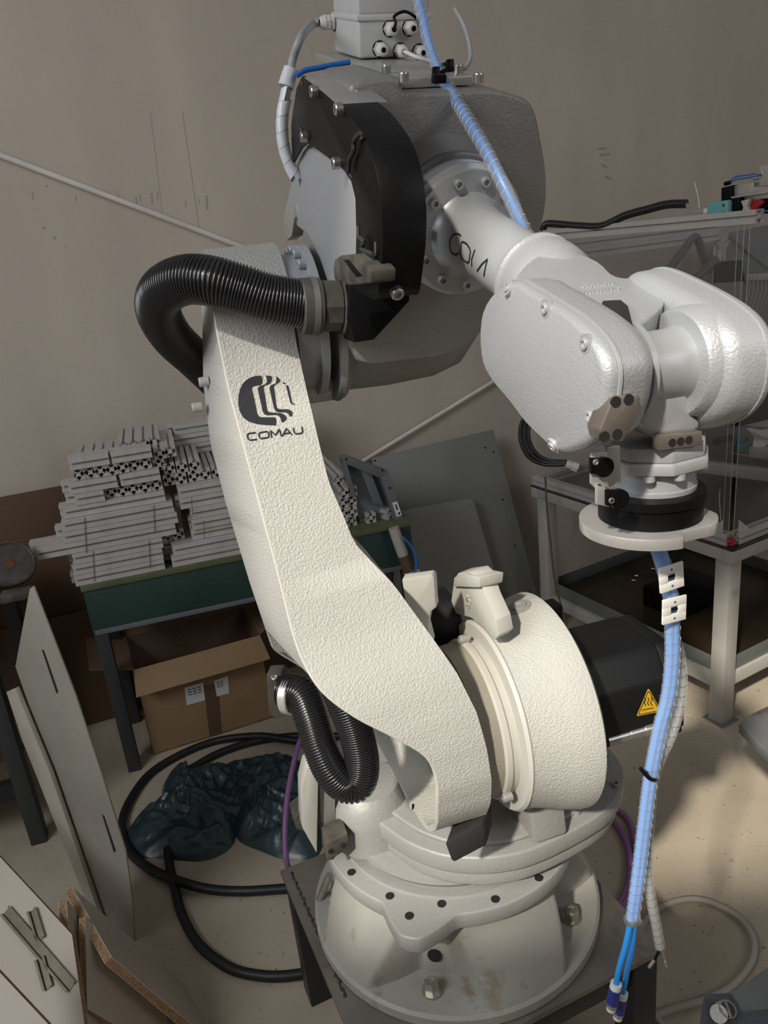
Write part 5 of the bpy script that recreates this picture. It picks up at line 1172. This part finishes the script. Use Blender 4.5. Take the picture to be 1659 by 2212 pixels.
# contents of the enclosure
tag(prism('dark_housing', [Rpl(x, y, .66) for x, y in ((1540, 770), (1720, 755), (1720, 985), (1540, 950))], e1*.05, 'black', bevel=.002), 'black machine housing behind the right wrist arm inside the enclosure', 'machine part')
tag(prism('bed_shade_panel', [Rpl(x, y, .52) for x, y in ((1480, 1042), (1700, 1066), (1700, 1150), (1480, 1128))], e1*.04, 'black', bevel=.002), 'black panel added for the shade below the slotted machine bed inside the enclosure', 'machine part')  # black panel stands in for the shade under the bed
tag(prism('slotted_bed', [Rpl(x, y, .33) for x, y in ((1420, 985), (1700, 1020), (1700, 1046), (1420, 1010))], e1*.12, 'profile', bevel=.002), 'grey slotted machine base across the inside of the enclosure', 'machine part')
tag(prism('slotted_rail', [Rpl(x, y, .45) for x, y in ((1500, 930), (1700, 918), (1700, 990), (1500, 972))], e1*.05, 'ringgrey', bevel=.002), 'dark slotted rail behind the wrist flange inside the enclosure', 'rail')
tag(box('teal_block', Rpl(1603, 950, .34), (e1, e2, Z), (.012, .022, .010), 'tealdark', bevel=.001), 'small teal block on the machine base, upper one', 'block')
tag(box('teal_block', Rpl(1603, 965, .32), (e1, e2, Z), (.012, .022, .010), 'tealdark', bevel=.001), 'small teal block on the machine base, lower one', 'block')
tag(cyl('dark_cylinder', Rpl(1545, 955, .32), Rpl(1580, 945, .40), .012, 'black', seg=20), 'small dark cylinder lying on the machine base', 'cylinder')
import mathutils.noise as mn
def rag():
    P = [Rpl(x, y, .30) for x, y in ((1615, 926), (1640, 928), (1700, 935), (1700, 968), (1640, 970), (1622, 972), (1630, 950))]; Ps = smoothloop(P, 4); c = sum(Ps, Vector())/len(Ps); n = len(Ps); vs = []; fs = []
    for j in range(9):
        t = j/8
        for p in Ps: q = c+(p-c)*t; vs.append(q-e1*(.03*(1-t*t)+.015*mn.noise(q*40)))
    for j in range(8):
        for i in range(n): fs.append([j*n+i, j*n+(i+1) % n, (j+1)*n+(i+1) % n, (j+1)*n+i])
    tag(mk('white_rag', vs, fs, 'cloth', merge=True, sharp=80), 'crumpled white rag on the machine base at the right edge', 'rag')
rag()
tag(prism('clamp_block', [Rpl(x, y, .27) for x, y in ((1633, 968), (1700, 962), (1700, 990), (1633, 990))], e1*.03, 'alu', bevel=.001), 'small bright metal clamp in front of the white rag', 'clamp')
wv = tubeobj('bent_wire', spline([Rp(SE+.05, TE+.03, TZ+.02), Rp(SE+.07, TE+.04, TZ+.07), Rp(SE+.08, TE+.04, TZ+.14), Rp(SE+.08, TE+.04, TZ+.18)], 6), .0014, 'pvcpipe', None, 6); tag(wv, 'thin pale bent wire standing inside the table corner', 'wire')
tag(tubeobj('olive_cord', spline([pu(1178, 1030, -1.45), pu(1181, 1090, -1.45), pu(1190, 1180, -1.45), pu(1198, 1250, -1.44), pu(1215, 1320, -1.42), pu(1225, 1350, -1.42)], 8), .0042, 'rail', None, 8), 'thin olive cord hanging from the enclosure beside the table leg', 'cord')
# black cable bundle left of the table and its gland
GQ = pl(1255, 1010, Rp(0, TE-.016, 0), e2)                       # where the gland meets the outside of the pane
def Rg(x, y): return pl(x, y, GQ-FWD*.02*(1 if x > 1200 else 1.6), FWD)
for i in range(3):
    o = corrugated('black_loop_cable', [Rg(x, y) for x, y in ((1175-6*i, 880), (1132+7*i, 905), (1124+9*i, 945), (1140+9*i, 985-3*i), (1175+6*i, 1003-4*i), (1225, 1003-3*i))], .0085, 'hose', None, .004, 12)
    tag(o, ('outermost', 'middle', 'innermost')[i]+' of the black cables looping behind the left wrist cover', 'cable', 'cables looping behind the wrist')
p = Rg(1222, 1001); q = Rg(1248, 1010)
gg = thing('cable_gland', 'white cable gland at the end of the black cables behind the wrist', 'gland', p); cyl('gland_nut', p, p.lerp(q, .5), .016, 'gland', gg, seg=8, bev=.002); cyl('gland_body', p.lerp(q, .5), q, .020, 'gland', gg, seg=6, bev=.001); cyl('mouth', p-(q-p)*.06, p, .010, 'black', gg)
# rusty plate and cart at right
P = [pz(x, y, z) for x, y, z in ((1596, 1563, .45), (1615, 1545, .45), (1700, 1505, .45), (1700, 1660, .45), (1640, 1610, .45))]
tag(prism('rusty_plate', P, -Z*.03, 'rustplate', bevel=.004), 'rusty grey steel plate edge jutting in at the right', 'plate')
tag(prism('trolley_leg', [p-Z*.03+Vector((.05, .0, 0)) for p in [P[2]+Vector((0, 0, 0)), P[2]+Vector((.05, 0, 0)), P[2]+Vector((.05, .05, 0)), P[2]+Vector((0, .05, 0))]], Z*-.42, 'frame'), 'dark leg carrying the rusty plate outside the right edge', 'leg')
# slate plastic case with keys, lower right corner
KC = thing('slate_case', 'slate grey plastic case with a metal lock in the lower right corner', 'case', pz(1600, 2260, .55))
zk = .62
prism('case_body', [pz(x, y, zk) for x, y in ((1512, 2212), (1520, 2150), (1535, 2144), (1580, 2143), (1596, 2165), (1604, 2185), (1700, 2170), (1700, 2300), (1490, 2300), (1498, 2225))], -Z*.07, 'keygrey', KC, bevel=.004)
prism('case_recess', [pz(x, y, zk+.001) for x, y in ((1526, 2160), (1574, 2152), (1588, 2180), (1590, 2215), (1530, 2215))], Z*.0008, 'greyplastic', KC, smooth=False)
cyl('lock', pz(1553, 2190, zk+.002), pz(1553, 2190, zk+.010), .013, 'steel', KC, seg=24)
KY = thing('key_ring', 'key on a split ring in the lock of the slate case', 'key', pz(1560, 2185, zk+.012))
kc = pz(1572, 2180, zk+.016)
tubeobj('split_ring', [kc+Vector((math.cos(t)*.012, math.sin(t)*.012, .004*math.sin(t))) for t in np.linspace(0, 2*math.pi, 24)], .0009, 'steel', KY, 6)
prism('key_blade', [pz(x, y, zk+.013) for x, y in ((1545, 2168), (1556, 2163), (1562, 2182), (1553, 2186))], Z*.002, 'steel', KY)
tubeobj('key_shaft', [pz(1567, 2162, zk+.014), pz(1580, 2200, zk+.014)], .002, 'steel', KY, 6)
prism('grey_sheet', [pz(x, y, .40) for x, y in ((1580, 2145), (1700, 2060), (1700, 2180), (1600, 2180))], -Z*.01, 'zinc', KC)
cs = pz(1650, 2330, .55); box('case_stand', Vector((cs.x, cs.y-.03, .272)), (A, U, Z), (.03, .03, .272), 'frame', KC)
# crumbs and dirt on the floor: nobody could count them
vs = []; fs = []
for i in range(700):
    x, y = random.uniform(-1.0, 1.9), random.uniform(.9, 2.7); s = random.uniform(.0008, .0028); b = len(vs)
    vs += [(x-s, y-s, .0002), (x+s, y-s*.6, .0002), (x, y+s, .0002), (x, y, s*.9)]; fs += [[b, b+1, b+3], [b+1, b+2, b+3], [b+2, b, b+3]]
tag(mk('floor_crumbs', vs, fs, 'rust', smooth=False), 'tiny crumbs and chips scattered over the workshop floor', 'crumbs', kind='stuff')
sunmask()
